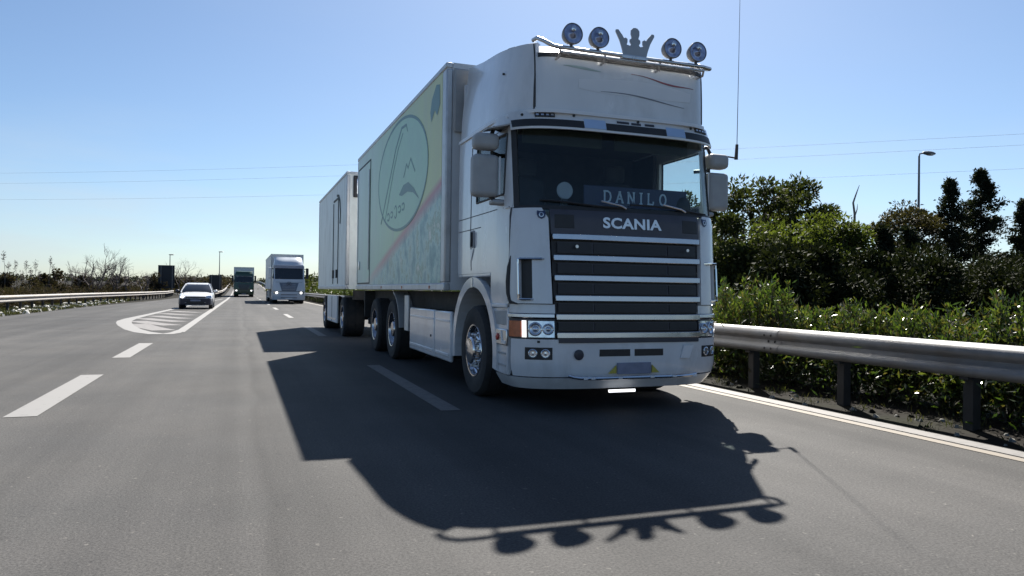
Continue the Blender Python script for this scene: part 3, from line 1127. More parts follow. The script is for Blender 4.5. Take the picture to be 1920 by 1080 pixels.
for k, (px, h) in enumerate(((7, 3.3), (12, 2.7), (30, 2.85), (39, 2.1), (48, 2.85), (58, 2.3), (67, 2.8), (74, 2.1), (94, 3.1), (101, 2.6))):
    Y = 58 + (k * 7) % 5
    rr = empty('giant_reed', (at_px(px, Y), Y, 0), 0, 'slender dry plumed reed at the far left, ' + ('first', 'second', 'third', 'fourth', 'fifth', 'sixth', 'seventh', 'eighth', 'ninth', 'tenth')[k] + ' from the edge of the photo', 'reed', 'plumed reeds at the far left')
    mb = MB()
    tip = (random.uniform(-.12, .12), random.uniform(-.1, .1), h - .25)
    limb(mb, (0, 0, -.05), tip, .018, .010, .02, 4, 5)
    mb.build('stem', M_twig, rr, fix=False)
    n = 60
    q = np.array(tip)[None] + rng.normal(size=(n, 3)) * np.array([.05, .05, .16])
    leaf_object('plume', q, rdir(n, .8), .16, .03, M_twig, rr)

# ------------------------------------------------------------------ street lamp, far masts, signs, wires
lamp = empty('street_lamp', (52.0, 45, 0), 0, 'tall grey street lamp with one flat head rising above the trees on the right', 'street lamp')
MB().tube([(0, 0, -.1), (0, 0, 12.75)], [.13, .075], 10).build('pole', M_post, lamp)
hb = MB()
hb.ell((0.72, -.3, 12.98), .72, .24, .17, 14, 8)
hd = hb.build('lamp_head', M_post, lamp, smooth=60)
MB().tube([(0, 0, 12.7), (0.05, -.02, 12.93), (.3, -.12, 12.98)], .06, 8).build('arm', M_post, lamp)
MB().ell((.78, -.32, 12.89), .48, .18, .12, 12, 6).build('lens', M_lens, hd, smooth=60)
for px, Y, top, lab in ((411, 170, 8.9, 'thin far mast left of the green truck'), (232, 150, 7.2, 'thin far mast above the left side of the big dark sign')):
    mm = empty('lamp_mast', (at_px(px, Y) if px > 300 else at_px(318, Y), Y, zp(Y)), 0, lab, 'mast')
    if px < 300: mm['label'] = 'thin far mast rising just above the big dark sign'
    hh = top - zp(Y)
    MB().tube([(0, 0, 0), (0, 0, hh)], [.12, .06], 8).build('pole', M_post, mm)
    MB().ell((.25, 0, hh), .5, .18, .1, 10, 6).build('lamp_head', M_post, mm)


def road_sign(loc, wd, z0, z1, label, rz=0):
    s = empty('road_sign', loc, rz, label, 'road sign')
    p = MB().box(-wd / 2, wd / 2, -.03, .03, z0, z1).build('sign_panel', M_signback, s, bevel=.02)
    for k in range(4):
        z = z0 + (z1 - z0) * (k + .5) / 4
        MB().box(-wd / 2 + .04, wd / 2 - .04, -.09, -.032, z - .035, z + .035).build('crossbar', M_signback, s)
    for x in (-wd * .32, wd * .36):
        MB().box(x - .05, x + .05, -.19, -.092, -.1, z1 - .05).build('post', M_post, s)
    return s


road_sign((-9.4, 110, zp(110)), 2.05, 1.0, 4.15, 'tall dark back of a road sign above the left guardrail')
road_sign((-3.55, 122, zp(122)), 1.75, .8, 3.1, 'smaller dark back of a road sign between the white car and the green truck')

for k, (za, zb_, lab) in enumerate(((29.5, 23.4, 'highest of the three thin power lines across the sky'), (26.9, 21.9, 'middle one of the three thin power lines across the sky'), (22.8, 18.7, 'lowest of the three thin power lines across the sky'))):
    A, B = Vector((-57, 220, za)), Vector((98, 70, zb_))
    D = B - A
    pts = []
    for i in range(41):
        t = -.45 + 1.9 * i / 40
        p = A + D * t
        p.z += -1.0 + 4 * 1.0 * (t - .5) ** 2
        pts.append(p)
    o = MB().tube(pts, .015, 5).build('power_line', M_wire, None, fix=False)
    tag(o, lab, 'power line', 'power lines over the motorway')
# ------------------------------------------------------------------ wheels shared by the lorries
def wheel(par, c, sg, r=.52, wd=.30, hub='rear', name='wheel'):
    """a tyre with a disc rim, nuts and hub; sg = -1 shows its face towards -x"""
    x0 = c[0]
    t = MB()
    prof = [(r * .57, -.0), (r * .60, .012), (r * .80, .020), (r * .93, .012), (r * .985, -.02), (r, -.05), (r * .985, -.055), (r * .985, -.065), (r, -.07),
            (r, -wd * .5), (r * .985, -wd * .5 - .006), (r * .985, -wd * .5 - .016), (r, -wd * .5 - .02), (r, -wd + .05), (r * .93, -wd), (r * .57, -wd)]
    t.lathe([(a, h) for a, h in prof], (x0, c[1], c[2]), 'x', 36, sg, caps=False)
    w_ = t.build(name, M_rubber, par, smooth=40)
    rm = MB()
    if hub == 'front':
        rm.lathe([(r * .585, -.0), (r * .575, .014), (r * .545, .012), (r * .53, -.05), (r * .47, -.075), (r * .40, -.03), (r * .30, -.01), (r * .30, .045), (r * .27, .062), (r * .12, .07), (0.001, .07)], (x0, c[1], c[2]), 'x', 36, sg, caps=False)
    else:
        rm.lathe([(r * .585, -.0), (r * .575, .014), (r * .545, .010), (r * .52, -.06), (r * .47, -.10), (r * .42, -.11), (r * .36, -.08), (r * .28, -.08), (r * .26, -.02), (r * .23, .0), (0.001, .004)], (x0, c[1], c[2]), 'x', 36, sg, caps=False)
    o = rm.build('rim', M_chrome if hub == 'front' else M_gbar, w_, smooth=40)
    nb = MB()
    for k in range(10):
        a = k * math.pi / 5
        nb.lathe([(.018, -.02), (.018, .022), (.010, .034), (.001, .036)], (x0 + sg * (-.012 if hub == 'front' else -.075), c[1] + r * .36 * math.cos(a), c[2] + r * .36 * math.sin(a)), 'x', 8, sg)
    tag(nb.build('wheel_nuts', M_steel, w_, smooth=40), kind='stuff')
    hb_ = MB()
    for k in range(10):
        a = (k + .5) * math.pi / 5
        hb_.lathe([(.030, 0), (.030, .004)], (x0 + sg * (-.045 if hub == 'front' else -.098), c[1] + r * .445 * math.cos(a), c[2] + r * .445 * math.sin(a)), 'x', 10, sg)
    tag(hb_.build('hand_holes', M_black, w_, smooth=0), kind='stuff')
    return w_


def text_polys(txt, size, bold=0.0, space=1.0):
    cu = bpy.data.curves.new('txt', 'FONT')
    cu.body = txt
    cu.size = size
    cu.offset = bold
    cu.space_character = space
    cu.extrude = .006
    cu.resolution_u = 4
    o = bpy.data.objects.new('txt', cu)
    C.objects.link(o)
    dg = bpy.context.evaluated_depsgraph_get()
    me = o.evaluated_get(dg).to_mesh()
    V = [tuple(v.co) for v in me.vertices]
    F = [tuple(p.vertices) for p in me.polygons]
    o.evaluated_get(dg).to_mesh_clear()
    bpy.data.objects.remove(o)
    bpy.data.curves.remove(cu)
    return V, F


# ------------------------------------------------------------------ the big white lorry
T = empty('truck', (3.74, 6.5, 0), 0, 'big white lorry in front with chrome grille bars, roof lamps and a crown', 'truck')
cab = Sec([(.90, 1.215, .09, .42), (1.08, 1.22, .10, .42), (1.97, 1.22, .17, .42), (2.05, 1.22, .20, .42), (2.90, 1.215, .315, .42), (3.04, 1.21, .34, .42)])
bum = Sec([(.20, 1.10, .20, .42), (.34, 1.19, .09, .44), (.45, 1.215, .07, .44), (.745, 1.215, .07, .44), (1.08, 1.22, .10, .44)])
vis = Sec([(2.80, 1.21, .215, .40), (2.86, 1.225, .215, .40), (3.04, 1.215, .275, .42)])
roof = Sec([(3.03, 1.20, .270, .90), (3.30, 1.19, .268, .90), (3.58, 1.165, .262, .90), (3.74, 1.14, .27, .90), (3.95, 1.09, .30, .90)], 9.0, 1.7)
YR = 2.26

# cab shell: white panels round the openings
for sg in (-1, 1):
    mb = MB()
    f = (lambda a, b: (a, b)) if sg > 0 else (lambda a, b: (b, a))
    def pc(a, b, z0, z1, nz, ns, off=0, th=.05):
        l, r = f(a, b)
        cab.patch(mb, l, r, z0, z1, nz, ns, off, th)
    pc(cab.Y(.46, sg), cab.Y(YR, sg), 1.40, 2.20, 4, 10)                  # door and rear side below the glass
    pc(cab.Y(.46, sg), cab.Y(.98, sg), 1.06, 1.40, 2, 6)                  # front of the arch
    pc(cab.Y(1.52, sg), cab.Y(YR, sg), 2.20, 2.82, 3, 3)                  # behind the side window
    pc(cab.Y(.52, sg), cab.Y(YR, sg), 2.82, 3.03, 2, 9)                   # above it
    pc(cab.X(sg * 1.165), cab.Y(.60, sg), 2.05, 3.03, 6, 4, 0, .06)       # windscreen pillar
    mb.build('cab_side', M_white, T)
mb = MB()
mb.box(-1.17, 1.17, YR - .05, YR, 1.40, 3.74)
mb.build('cab_rear_wall', M_white, T, smooth=0)

# roof
mb = MB()
roof.patch(mb, roof.X(-.985), roof.X(.985), 3.03, 3.58, 8, 30, 0, .03)
# the top slopes up from the front edge between the two raised sides
nx, ny = 25, 16
top = []
for j in range(ny):
    t = j / (ny - 1)
    for i in range(nx):
        u = -1 + 2 * i / (nx - 1)
        P = roof.p(roof.X(.985 * u)(3.578), 3.578)
        y = P.y + (YR - P.y) * t
        z = float(np.interp(t, [0, .06, .16, .30, .5, 1], [3.579, 3.65, 3.785, 3.835, 3.88, 3.99])) - .035 * u * u * min(1, t * 3)
        top.append((P.x + .10 * u * min(1, t * 4), y, z))
mb.add(top + [(a, b, c - .02) for a, b, c in top], [(j * nx + i, j * nx + i + 1, (j + 1) * nx + i + 1, (j + 1) * nx + i) for j in range(ny - 1) for i in range(nx - 1)] +
       [(nx * ny + j * nx + i, nx * ny + (j + 1) * nx + i, nx * ny + (j + 1) * nx + i + 1, nx * ny + j * nx + i + 1) for j in range(ny - 1) for i in range(nx - 1)])
rf = mb.build('roof', M_white, T, smooth=30, fix=False)
for sg in (-1, 1):
    mb = MB()
    ns, nz = 26, 12
    qa, qb = roof.X(sg * .985)(3.5), roof.Y(YR, sg)(3.5)
    o_, i_, e_ = [], [], []
    for k in range(ns):
        q = qa + (qb - qa) * (k / (ns - 1)) ** 1.0
        yq = roof.p(q, 3.5).y
        zt = float(np.interp(yq, [.32, .52, .90, 1.60, 2.26], [3.725, 3.752, 3.795, 3.875, 3.99]))
        for j in range(nz):
            z = 3.03 + (zt - 3.03) * j / (nz - 1)
            P, N = roof.p(q, z), roof.nrm(q, z)
            if j == nz - 1: P = P - N * .025
            elif j == nz - 2: P.z = zt - .02
            o_.append(P); i_.append(P - N * .07)
    n_ = ns * nz
    f2 = []
    for k in range(ns - 1):
        for j in range(nz - 1):
            a, b, c, d = k * nz + j, (k + 1) * nz + j, (k + 1) * nz + j + 1, k * nz + j + 1
            f2 += [(a, b, c, d), (n_ + d, n_ + c, n_ + b, n_ + a)]
        a, b = k * nz + nz - 1, (k + 1) * nz + nz - 1
        f2 += [(a, b, n_ + b, n_ + a), (k * nz, n_ + k * nz, n_ + (k + 1) * nz, (k + 1) * nz)]
    for k in (0, ns - 1):
        for j in range(nz - 1):
            a, d = k * nz + j, k * nz + j + 1
            f2.append((a, d, n_ + d, n_ + a) if k == 0 else (a, n_ + a, n_ + d, d))
    mb.add(o_ + i_, f2)
    mb.build('roof_side', M_white, T, smooth=30)
for sg in (-1, 1):   # panel joint at the front edge of the roof
    mb = MB()
    mb.tube([roof.p(roof.X(sg * .985)(z), z) + roof.nrm(roof.X(sg * .985)(z), z) * .001 for z in np.linspace(3.06, 3.71, 8)], .008, 6)
    mb.build('panel_joint', M_black, rf)
pane(roof, 'roof_ledge', M_white2, T, roof.Y(YR, -1), roof.Y(YR, 1), 3.0, 3.035, 2, 44, .03, .06)
pane(roof, 'dark_gap_strip', M_black, rf, roof.X(-.96), roof.X(.96), 3.565, 3.605, 2, 20, .012, .02)  # dark strip along the gap beneath the light bar
mb = MB()
mb.lathe([(.012, 0), (.012, .02)], (0, 0, 0), 'x', 10, -1)
q = roof.Y(.84, -1)(3.52)
P = roof.p(q, 3.50)
mb.xf(Matrix.Translation(P))
mb.build('marker_lamp', M_black, rf)
# faded lettering ground on the roof front: a pale wavy band, a thin dark line, a red tip
def onsec(sec, off):
    def M(a, b, h):
        q = sec.X(a)(b)
        return sec.p(q, b) + sec.nrm(q, b) * (off + h)
    return M
MR = onsec(roof, .001)
def wave(x): return .022 * math.sin(x * 4.2 + .6)
mb = MB()
xs = np.linspace(-.55, .78, 26)
mb.ribbon([(x, 3.33 + wave(x) * .5 - .015 * (x + .5)) for x in xs], [.05 + .11 * math.sin(math.pi * (i + 1) / 27) ** .5 for i in range(26)], MR, .002)
mb.build('painted_band', M_white2, rf, smooth=40)
mb = MB()
mb.ribbon([(x, 3.245 + wave(x + .2) - .05 * x) for x in np.linspace(-.30, .70, 22)], [.004 + .010 * math.sin(math.pi * i / 21) for i in range(22)], MR, .003)
mb.build('painted_line', mat('grey_line', (.20, .21, .24), .5), rf, smooth=40)
mb = MB()
mb.ribbon([(x, 3.475 - .10 * (x - .05) + .012 * math.sin(x * 9)) for x in np.linspace(.05, .82, 18)], [.004 + .026 * math.sin(math.pi * i / 17) ** 2 * (i / 17) for i in range(18)], MR, .0035)
mb.build('painted_stripe', mat('faded_red_paint', (.30, .09, .10), .45, 0, .2, 8), rf, smooth=40)
mb = MB()
mb.ribbon([(x, 3.475 + .012 * math.sin(x * 7)) for x in np.linspace(-.72, -.30, 12)], [.004 + .022 * math.sin(math.pi * i / 11) for i in range(12)], MR, .003)
mb.build('painted_stripe', mat('faded_green_paint', (.38, .47, .45), .45, 0, .2, 8), rf, smooth=40)

# sun visor over the windscreen
v_ = pane(vis, 'sun_visor', M_white, T, vis.X(-1.195), vis.X(1.195), 2.845, 3.03, 5, 44, 0, .02)
pane(vis, 'visor_lip', M_white2, v_, vis.X(-1.19), vis.X(1.19), 2.835, 2.853, 2, 44, .012, .03)
for a, b in ((vis.X(-1.185), vis.X(-.50)), (vis.X(-.25), vis.X(.46)), (vis.X(.71), vis.X(1.185))):
    pane(vis, 'black_panel', M_black, v_, a, b, 2.862, 2.935, 2, 14, .004, .01)
for a, b in ((-.495, -.255), (.465, .705)):
    pane(vis, 'blue_film', M_blue, v_, vis.X(a), vis.X(b), 2.866, 2.96, 3, 5, .003, .008)
for a, b in ((-.99, -.80), (.86, 1.05)):
    k_ = pane(vis, 'led_lamp', M_black, v_, vis.X(a), vis.X(b), 2.955, 2.995, 2, 6, .014, .016)
    for j in range(4):
        x = a + (b - a) * (j + .5) / 4
        pane(vis, 'led', M_lens, k_, vis.X(x - .013), vis.X(x + .013), 2.966, 2.984, 2, 2, .017, .004)
for x in (-1.10, -.60, .13, .80):
    mb = MB().lathe([(.014, 0), (.014, .012)], (0, 0, 0), 'y', 10, -1)
    P = vis.p(vis.X(x)(2.985), 2.985)
    mb.xf(Matrix.Translation(P)); mb.build('bolt', M_black, v_)
for a, b, z in ((-.12, .02, 2.948), (.05, .16, 2.945), (.21, .32, 2.948)):
    pane(vis, 'small_marker', M_navy, v_, vis.X(a), vis.X(b), z, z + .022, 2, 4, .006, .008)

# glass
g_ = pane(cab, 'windscreen', M_glass, T, cab.X(-1.16), cab.X(1.16), 2.06, 2.93, 8, 40, -.004, .008)
for nm, a in (('windscreen_seal', None),):
    mb = MB()
    cab.patch(mb, cab.X(-1.165), cab.X(1.165), 2.028, 2.066, 2, 40, .002, .02)
    for sg in (-1, 1):
        l, r = (cab.X(-1.165), cab.X(-1.125)) if sg < 0 else (cab.X(1.125), cab.X(1.165))
        cab.patch(mb, l, r, 2.066, 2.94, 6, 3, .003, .02)
    mb.build('windscreen_seal', M_black, T)
for sg in (-1, 1):
    l, r = (cab.Y(1.52, sg), cab.Y(.60, sg)) if sg < 0 else (cab.Y(.60, sg), cab.Y(1.52, sg))
    pane(cab, 'side_window', M_glass, T, l, r, 2.20, 2.82, 4, 8, -.012, .008)
    mb = MB()
    ring = [(.60, 2.20), (1.52, 2.20), (1.52, 2.82), (.60, 2.82)]
    for i in range(4):
        a, b = ring[i], ring[(i + 1) % 4]
        mb.tube([cab.p(cab.Y(a[0] + (b[0] - a[0]) * t, sg)(a[1] + (b[1] - a[1]) * t), a[1] + (b[1] - a[1]) * t) for t in np.linspace(0, 1, 5)], .012, 6)
    mb.build('window_seal', M_black, T)

# inside the cab
mb = MB()
mb.box(-1.12, 1.12, .45, 2.15, 1.44, 1.48)
mb.box(-1.14, 1.14, 2.08, 2.15, 1.48, 2.95)
mb.box(-1.10, 1.10, .47, 2.15, 2.95, 2.98)
for sg in (-1, 1):
    mb.box(*sorted((sg * 1.10, sg * 1.14)), .62, 2.08, 1.48, 2.17)
    mb.box(*sorted((sg * 1.10, sg * 1.14)), 1.55, 2.08, 2.17, 2.93)
mb.build('cab_lining', M_int, T, smooth=0)
mb = MB()
mb.prism([(.34, 1.75), (.36, 2.03), (.66, 2.075), (.86, 2.02), (.92, 1.75)], 'x', -1.02, 1.02)
mb.build('dashboard', M_dash, T, bevel=.02)
for x in (-.58, .60):
    mb = MB()
    mb.box(x - .26, x + .26, 1.05, 1.55, 1.50, 1.98)
    st_ = mb.build('seat', M_int, T, bevel=.05)
    MB().hexa([(x - .25, 1.45, 1.95), (x + .25, 1.45, 1.95), (x + .25, 1.62, 1.95), (x - .25, 1.62, 1.95), (x - .21, 1.58, 2.55), (x + .21, 1.58, 2.55), (x + .21, 1.72, 2.55), (x - .21, 1.72, 2.55)]).build('backrest', M_int, st_, bevel=.04)
    MB().box(x - .14, x + .14, 1.60, 1.70, 2.57, 2.78).build('headrest', M_int, st_, bevel=.04)
mb = MB()
cy, cz_, rr = .92, 2.14, .23
ring = [(.60 + rr * math.cos(a), cy + rr * math.sin(a) * .55, cz_ + rr * math.sin(a) * .75) for a in np.linspace(0, 2 * math.pi, 25)]
mb.tube(ring, .019, 7, caps=False)
mb.tube([(.60 - rr, cy, cz_), (.60 + rr, cy, cz_)], .018, 6)
mb.tube([(.60, cy, cz_), (.60, cy - .1, cz_ - .25)], .035, 8)
mb.build('steering_wheel', M_black, T)
mb = MB()
mb.ell((.86, .55, 2.16), .11, .10, .13, 14, 9)
mb.build('instrument_hood', M_black, T)
for x0, x1 in ((-1.0, -.08), (.08, 1.0)):
    MB().box(x0, x1, .66, .68, 2.76, 2.92).build('inner_sun_blind', mat('sun_blind', (.055, .065, .05), .8), T)

# door joints, handle, side lines
for sg in (-1, 1):
    mb = MB()
    def line(pts, r=.006):
        pp = []
        for (y0, z0), (y1, z1) in zip(pts[:-1], pts[1:]):
            for t in np.linspace(0, 1, 6):
                y, z = y0 + (y1 - y0) * t, z0 + (z1 - z0) * t
                q = cab.Y(y, sg)(z)
                pp.append(cab.p(q, z))
        mb.tube(pp, r, 5)
    line([(.475, 2.05), (.455, 1.60), (.455, 1.10)], .008)
    line([(1.72, 2.86), (1.74, 1.9), (1.70, 1.44)])
    line([(.50, 2.06), (2.24, 2.06)], .005)
    line([(1.36, 1.915), (2.24, 1.915)], .005)
    line([(.62, 2.87), (1.72, 2.86)], .005)
    mb.build('door_joint', M_navy, T)
    hm = MB()
    x = sg * 1.222
    hm.prism([(1.60, 1.90), (1.73, 1.90), (1.73, 1.70), (1.57, 1.69)], 'x', *sorted((x, x + sg * .012)))
    h_ = hm.build('door_handle', M_grey_plastic, T, bevel=.008)
    MB().box(*sorted((x + sg * .012, x + sg * .035)), 1.61, 1.65, 1.71, 1.88).build('handle_grip', M_black, h_, bevel=.008)
    MB().prism([(1.60, 1.685), (1.72, 1.685), (1.72, 1.60), (1.69, 1.55)], 'x', *sorted((x, x + sg * .008))).build('handle_cup', M_white2, T, bevel=.004)
    # lower rear skirt of the cab
    MB().box(*sorted((sg * 1.17, sg * 1.215)), 1.02, YR, 1.36, 1.41).build('cab_sill', M_white, T, bevel=.015)

# grille
for nm, z0, z1, off, m_ in (('grille_back', .70, 1.79, -.03, M_black), ('upper_grille_panel', 1.775, 2.03, .0, M_upper)):
    pane(cab if z0 > 1 else Sec([(.6, 1.22, .085, .42), (1.08, 1.22, .10, .42), (1.97, 1.22, .17, .42), (2.05, 1.22, .20, .42)]), nm, m_, T, lambda z: cab.X(-.825 - .03 * (z - .7))(z), lambda z: cab.X(.825 + .03 * (z - .7))(z), z0, z1, 6, 30, off, .03)
gsec = Sec([(.6, 1.22, .075, .42), (1.08, 1.22, .10, .42), (1.97, 1.22, .17, .42), (2.05, 1.22, .20, .42)])
zb = [.775, .955, 1.14, 1.34, 1.54, 1.75]
for i, z in enumerate(zb):
    h = .029
    hw = .815 + .03 * (z - .7)
    mb = MB()
    gsec.patch(mb, gsec.X(-hw), gsec.X(hw), z - h, z + h, 2, 34, .028, .05)
    mb.build('grille_bar', M_gbar, T, smooth=40, bevel=.006)
for a, b in zip(zb[:-1], zb[1:]):
    pane(gsec, 'grille_slat', M_navy, T, gsec.X(-.80), gsec.X(.80), a + .048, b - .048, 3, 26, -.004, .02)
    for x0, x1 in ((-.80, -.44), (-.42, .42), (.44, .80)):
        pane(gsec, 'grille_mesh', mat('grille_mesh_black', (.011, .011, .014), .45, 0, .2, 20) if 'grille_mesh_black' not in bpy.data.materials else bpy.data.materials['grille_mesh_black'], T, gsec.X(x0), gsec.X(x1), a + .055, b - .055, 2, 10, .004, .006)
for x in (-.72, .74):
    pane(cab, 'vent', M_black, T, cab.X(x - .10), cab.X(x + .10), 1.84, 1.975, 2, 5, .004, .008, bevel=.003)
for x in (-.62, .66):
    mb = MB().lathe([(.017, 0), (.017, .01)], (x, .115, 1.655), 'y', 10, -1)
    mb.build('grille_lock', M_steel, T)
pane(gsec, 'grille_lip', M_navy, T, gsec.X(-.80), gsec.X(.80), .70, .748, 2, 24, .02, .05)

# maker's lettering across the grille panel, bold and wide
V, F = text_polys('SCANIA', .150, .0048, 1.06)
xs_ = [v[0] for v in V]
x0, x1 = min(xs_), max(xs_)
wd_ = .68
M_ = onsec(cab, .004)
mb = MB()
mb.add([M_(-.31 + (v[0] - x0) / (x1 - x0) * wd_, 1.858 + v[1] * .98, v[2]) for v in V], F)
mb.build('lettering', M_steel, T, smooth=0)

# shield emblems on the corner panels, corner panels, slots and handles
for sg in (-1, 1):
    def lr(a, b): return (b, a) if sg < 0 else (a, b)
    mb = MB()
    # four stacked pieces leave the corner slot open
    inner = lambda z: cab.X(sg * (.845 + .03 * (z - .7) + (.05 if z > 2.02 else 0)))(z)
    outer = cab.Y(.448, sg)
    sx0, sx1 = sg * 1.035, sg * 1.13
    l, r = lr(inner, outer); cab.patch(mb, l, r, 1.52, 2.035, 6, 14, .012, .05)
    l, r = lr(inner, outer); cab.patch(mb, l, r, 1.085, 1.125, 2, 14, .012, .05)
    l, r = lr(inner, cab.X(sx0)); cab.patch(mb, l, r, 1.125, 1.52, 4, 8, .012, .05)
    l, r = lr(cab.X(sx1), outer); cab.patch(mb, l, r, 1.125, 1.52, 4, 8, .012, .05)
    cp = mb.build('corner_panel', M_white, T)
    l, r = lr(cab.X(sx0 - sg * .02), cab.X(sx1 + sg * .02))
    pane(cab, 'air_slot', M_black, cp, l, r, 1.11, 1.535, 3, 4, -.02, .01)
    for z, a, b in ((1.525, .93, 1.135), (1.125, 1.03, 1.135)):
        mb = MB()
        pts = [cab.p(cab.X(sg * x)(z), z) + cab.nrm(cab.X(sg * x)(z), z) * h for x, h in ((a, .0), (a + .02, .035), (b - .02, .042), (b, .035))]
        zz = -.05 if z > 1.3 else .05
        e = pts[-1] + Vector((0, 0, zz))
        mb.tube(pts + [e], .013, 7)
        mb.build('corner_handle', M_chrome, cp)
    mb = MB()
    mb.tube([cab.p(cab.X(sg * 1.135)(z), z) + cab.nrm(cab.X(sg * 1.135)(z), z) * .036 for z in np.linspace(1.17, 1.48, 5)], .011, 7)
    mb.build('corner_handle', M_chrome, cp)
    # dark curved gap behind the panel
    mb = MB()
    mb.tube([cab.p(cab.Y(y, sg)(z), z) + cab.nrm(cab.Y(y, sg)(z), z) * .006 for y, z in ((.43, 1.56), (.445, 1.45), (.45, 1.30), (.44, 1.18), (.41, 1.10), (.33, 1.082))], [.008, .026, .032, .028, .022, .008], 7)
    mb.build('panel_gap', M_black, cp)
    # badge
    mb = MB()
    Mb = onsec(cab, .0125)
    cx, czz = sg * .945, 1.968
    sh = [(-.036, .036), (-.012, .030), (.012, .030), (.036, .036), (.040, .0), (.028, -.030), (0, -.046), (-.028, -.030), (-.040, 0)]
    vs_ = [Mb(cx + a, czz + b, .006) for a, b in sh] + [Mb(cx + a, czz + b, 0) for a, b in sh]
    k = len(sh)
    mb.add(vs_, [tuple(range(k))] + [(i, (i + 1) % k, k + (i + 1) % k, k + i) for i in range(k)])
    bd = mb.build('emblem', mat('emblem_blue', (.04, .055, .12), .3) if sg < 0 else bpy.data.materials['emblem_blue'], cp, smooth=0)
    mb = MB()
    mb.ribbon([(cx + .018 * math.cos(a), czz - .004 + .018 * math.sin(a)) for a in np.linspace(0, 5.8, 14)], .007, lambda a, b, h: Mb(a, b, h + .006), .003, True)
    mb.build('emblem_figure', M_steel, bd, smooth=0)

# bumper, lip, lamps
bp = pane(bum, 'bumper', M_white, T, bum.Y(.40, -1), bum.Y(.40, 1), .365, .735, 6, 44, 0, .05)
pane(bum, 'bumper_lip', M_white, T, bum.Y(.85, -1), bum.Y(.85, 1), .235, .352, 4, 48, .0, .04)
pane(bum, 'bumper_gap', M_black, T, bum.Y(.80, -1), bum.Y(.80, 1), .345, .372, 2, 44, -.012, .03)
for sg in (-1, 1):
    def lr(a, b): return (b, a) if sg < 0 else (a, b)
    l, r = lr(bum.X(sg * .83), bum.Y(.455, sg))
    hs = pane(bum, 'headlight', M_navy, T, l, r, .742, .935, 3, 14, -.015, .03)
    l, r = lr(bum.X(sg * .84), bum.X(sg * 1.075))
    pane(bum, 'reflector', M_lens, hs, l, r, .755, .915, 3, 8, -.008, .008)
    for x, rr in ((.90, .058), (1.015, .070)):
        mb = MB()
        P = bum.p(bum.X(sg * x)(.835), .835); N = bum.nrm(bum.X(sg * x)(.835), .835)
        rot = N.to_track_quat('Z', 'Y').to_matrix().to_4x4()
        mb.lathe([(rr, -.012), (rr, .012), (rr * .86, .016), (rr * .80, .004), (rr * .5, -.004), (rr * .42, .012), (rr * .2, .022), (.001, .024)], (0, 0, 0), 'z', 24)
        mb.xf(Matrix.Translation(P) @ rot)
        mb.build('lamp_bowl', M_lens, hs, smooth=40)
    l, r = lr(bum.X(sg * 1.092), bum.X(sg * 1.122))
    pane(bum, 'position_lamp', M_drl if sg < 0 else M_lens, hs, l, r, .752, .918, 4, 3, .006, .02)
    l, r = lr(bum.X(sg * 1.13), bum.Y(.43, sg))
    pane(bum, 'indicator', M_orange, hs, l, r, .755, .912, 3, 4, .004, .02)
    l, r = lr(bum.X(sg * .835), bum.Y(.45, sg))
    pane(bum, 'lamp_brow', M_steel, hs, l, r, .945, .985, 2, 14, .010, .03, bevel=.006)
    l, r = lr(bum.X(sg * .83), bum.Y(.45, sg))
    pane(bum, 'lamp_surround', M_white, T, l, r, .99, 1.078, 3, 14, -.01, .04)
    l, r = lr(bum.X(sg * .86), bum.X(sg * 1.10))
    fg = pane(bum, 'fog_lamp', M_black, bp, l, r, .535, .655, 2, 8, .003, .01, bevel=.002)
    for x in (.925, 1.035):
        mb = MB()
        P = bum.p(bum.X(sg * x)(.595), .595); N = bum.nrm(bum.X(sg * x)(.595), .595)
        mb.lathe([(.046, -.004), (.046, .008), (.038, .012), (.034, .006), (.015, .004), (.001, .008)], (0, 0, 0), 'z', 20)
        mb.xf(Matrix.Translation(P) @ N.to_track_quat('Z', 'Y').to_matrix().to_4x4())
        mb.build('fog_bowl', M_lens, fg, smooth=40)
    # step panel behind the bumper corner, with the side lamp
    x = sg * 1.21
    sp = MB().prism([(.46, .36), (.78, .36), (.84, .60), (.97, 1.03), (.46, 1.05)], 'x', *sorted((x, x - sg * .05))).build('step_panel', M_white, T, bevel=.01)
    MB().prism([(.50, .86), (.86, .86), (.94, .99), (.50, 1.01)], 'x', *sorted((x + sg * .004, x - sg * .01))).build('step_recess', M_grey_plastic, sp, bevel=.004)
    MB().box(*sorted((x, x + sg * .02)), .46, 1.0, 1.035, 1.075).build('step_ledge', M_white2, sp, bevel=.008)
    lm = MB().box(*sorted((x, x + sg * .022)), .44, .80, .655, .82).build('side_lamp', M_steel, sp, bevel=.012)
    MB().lathe([(.036, 0), (.036, .012), (.02, .018), (.001, .018)], (x + sg * .022, .70, .735), 'x', 18, sg).build('red_reflector', M_red, lm, smooth=40)
    MB().prism([(.46, .675), (.57, .675), (.60, .80), (.575, .80), (.55, .705), (.46, .70)], 'x', *sorted((x + sg * .022, x + sg * .03))).build('white_reflector', M_white2, lm)
    for z in (.44, .56):
        MB().box(*sorted((x, x + sg * .006)), .50, .76, z, z + .02).build('step_edge', M_grey_plastic, sp)
for x0, x1 in ((-.375, -.03), (.02, .355)):
    pane(bum, 'bumper_slot', M_black, bp, bum.X(x0), bum.X(x1), .565, .635, 2, 8, .003, .01, bevel=.002)
mb = MB().lathe([(.052, 0), (.052, .006), (.046, .009), (.001, .007)], (-.60, .075, .585), 'y', 24, -1)
mb.build('round_cap', M_navy, bp, smooth=40)
npl = MB().box(-.185, .20, .045, .060, .385, .50).build('number_plate', M_plate_grey, bp, bevel=.004)
MB().prism([(-.28, .395), (-.195, .395), (-.195, .475)], 'y', .050, .062).build('yellow_reflector', M_yellow, bp, smooth=0)
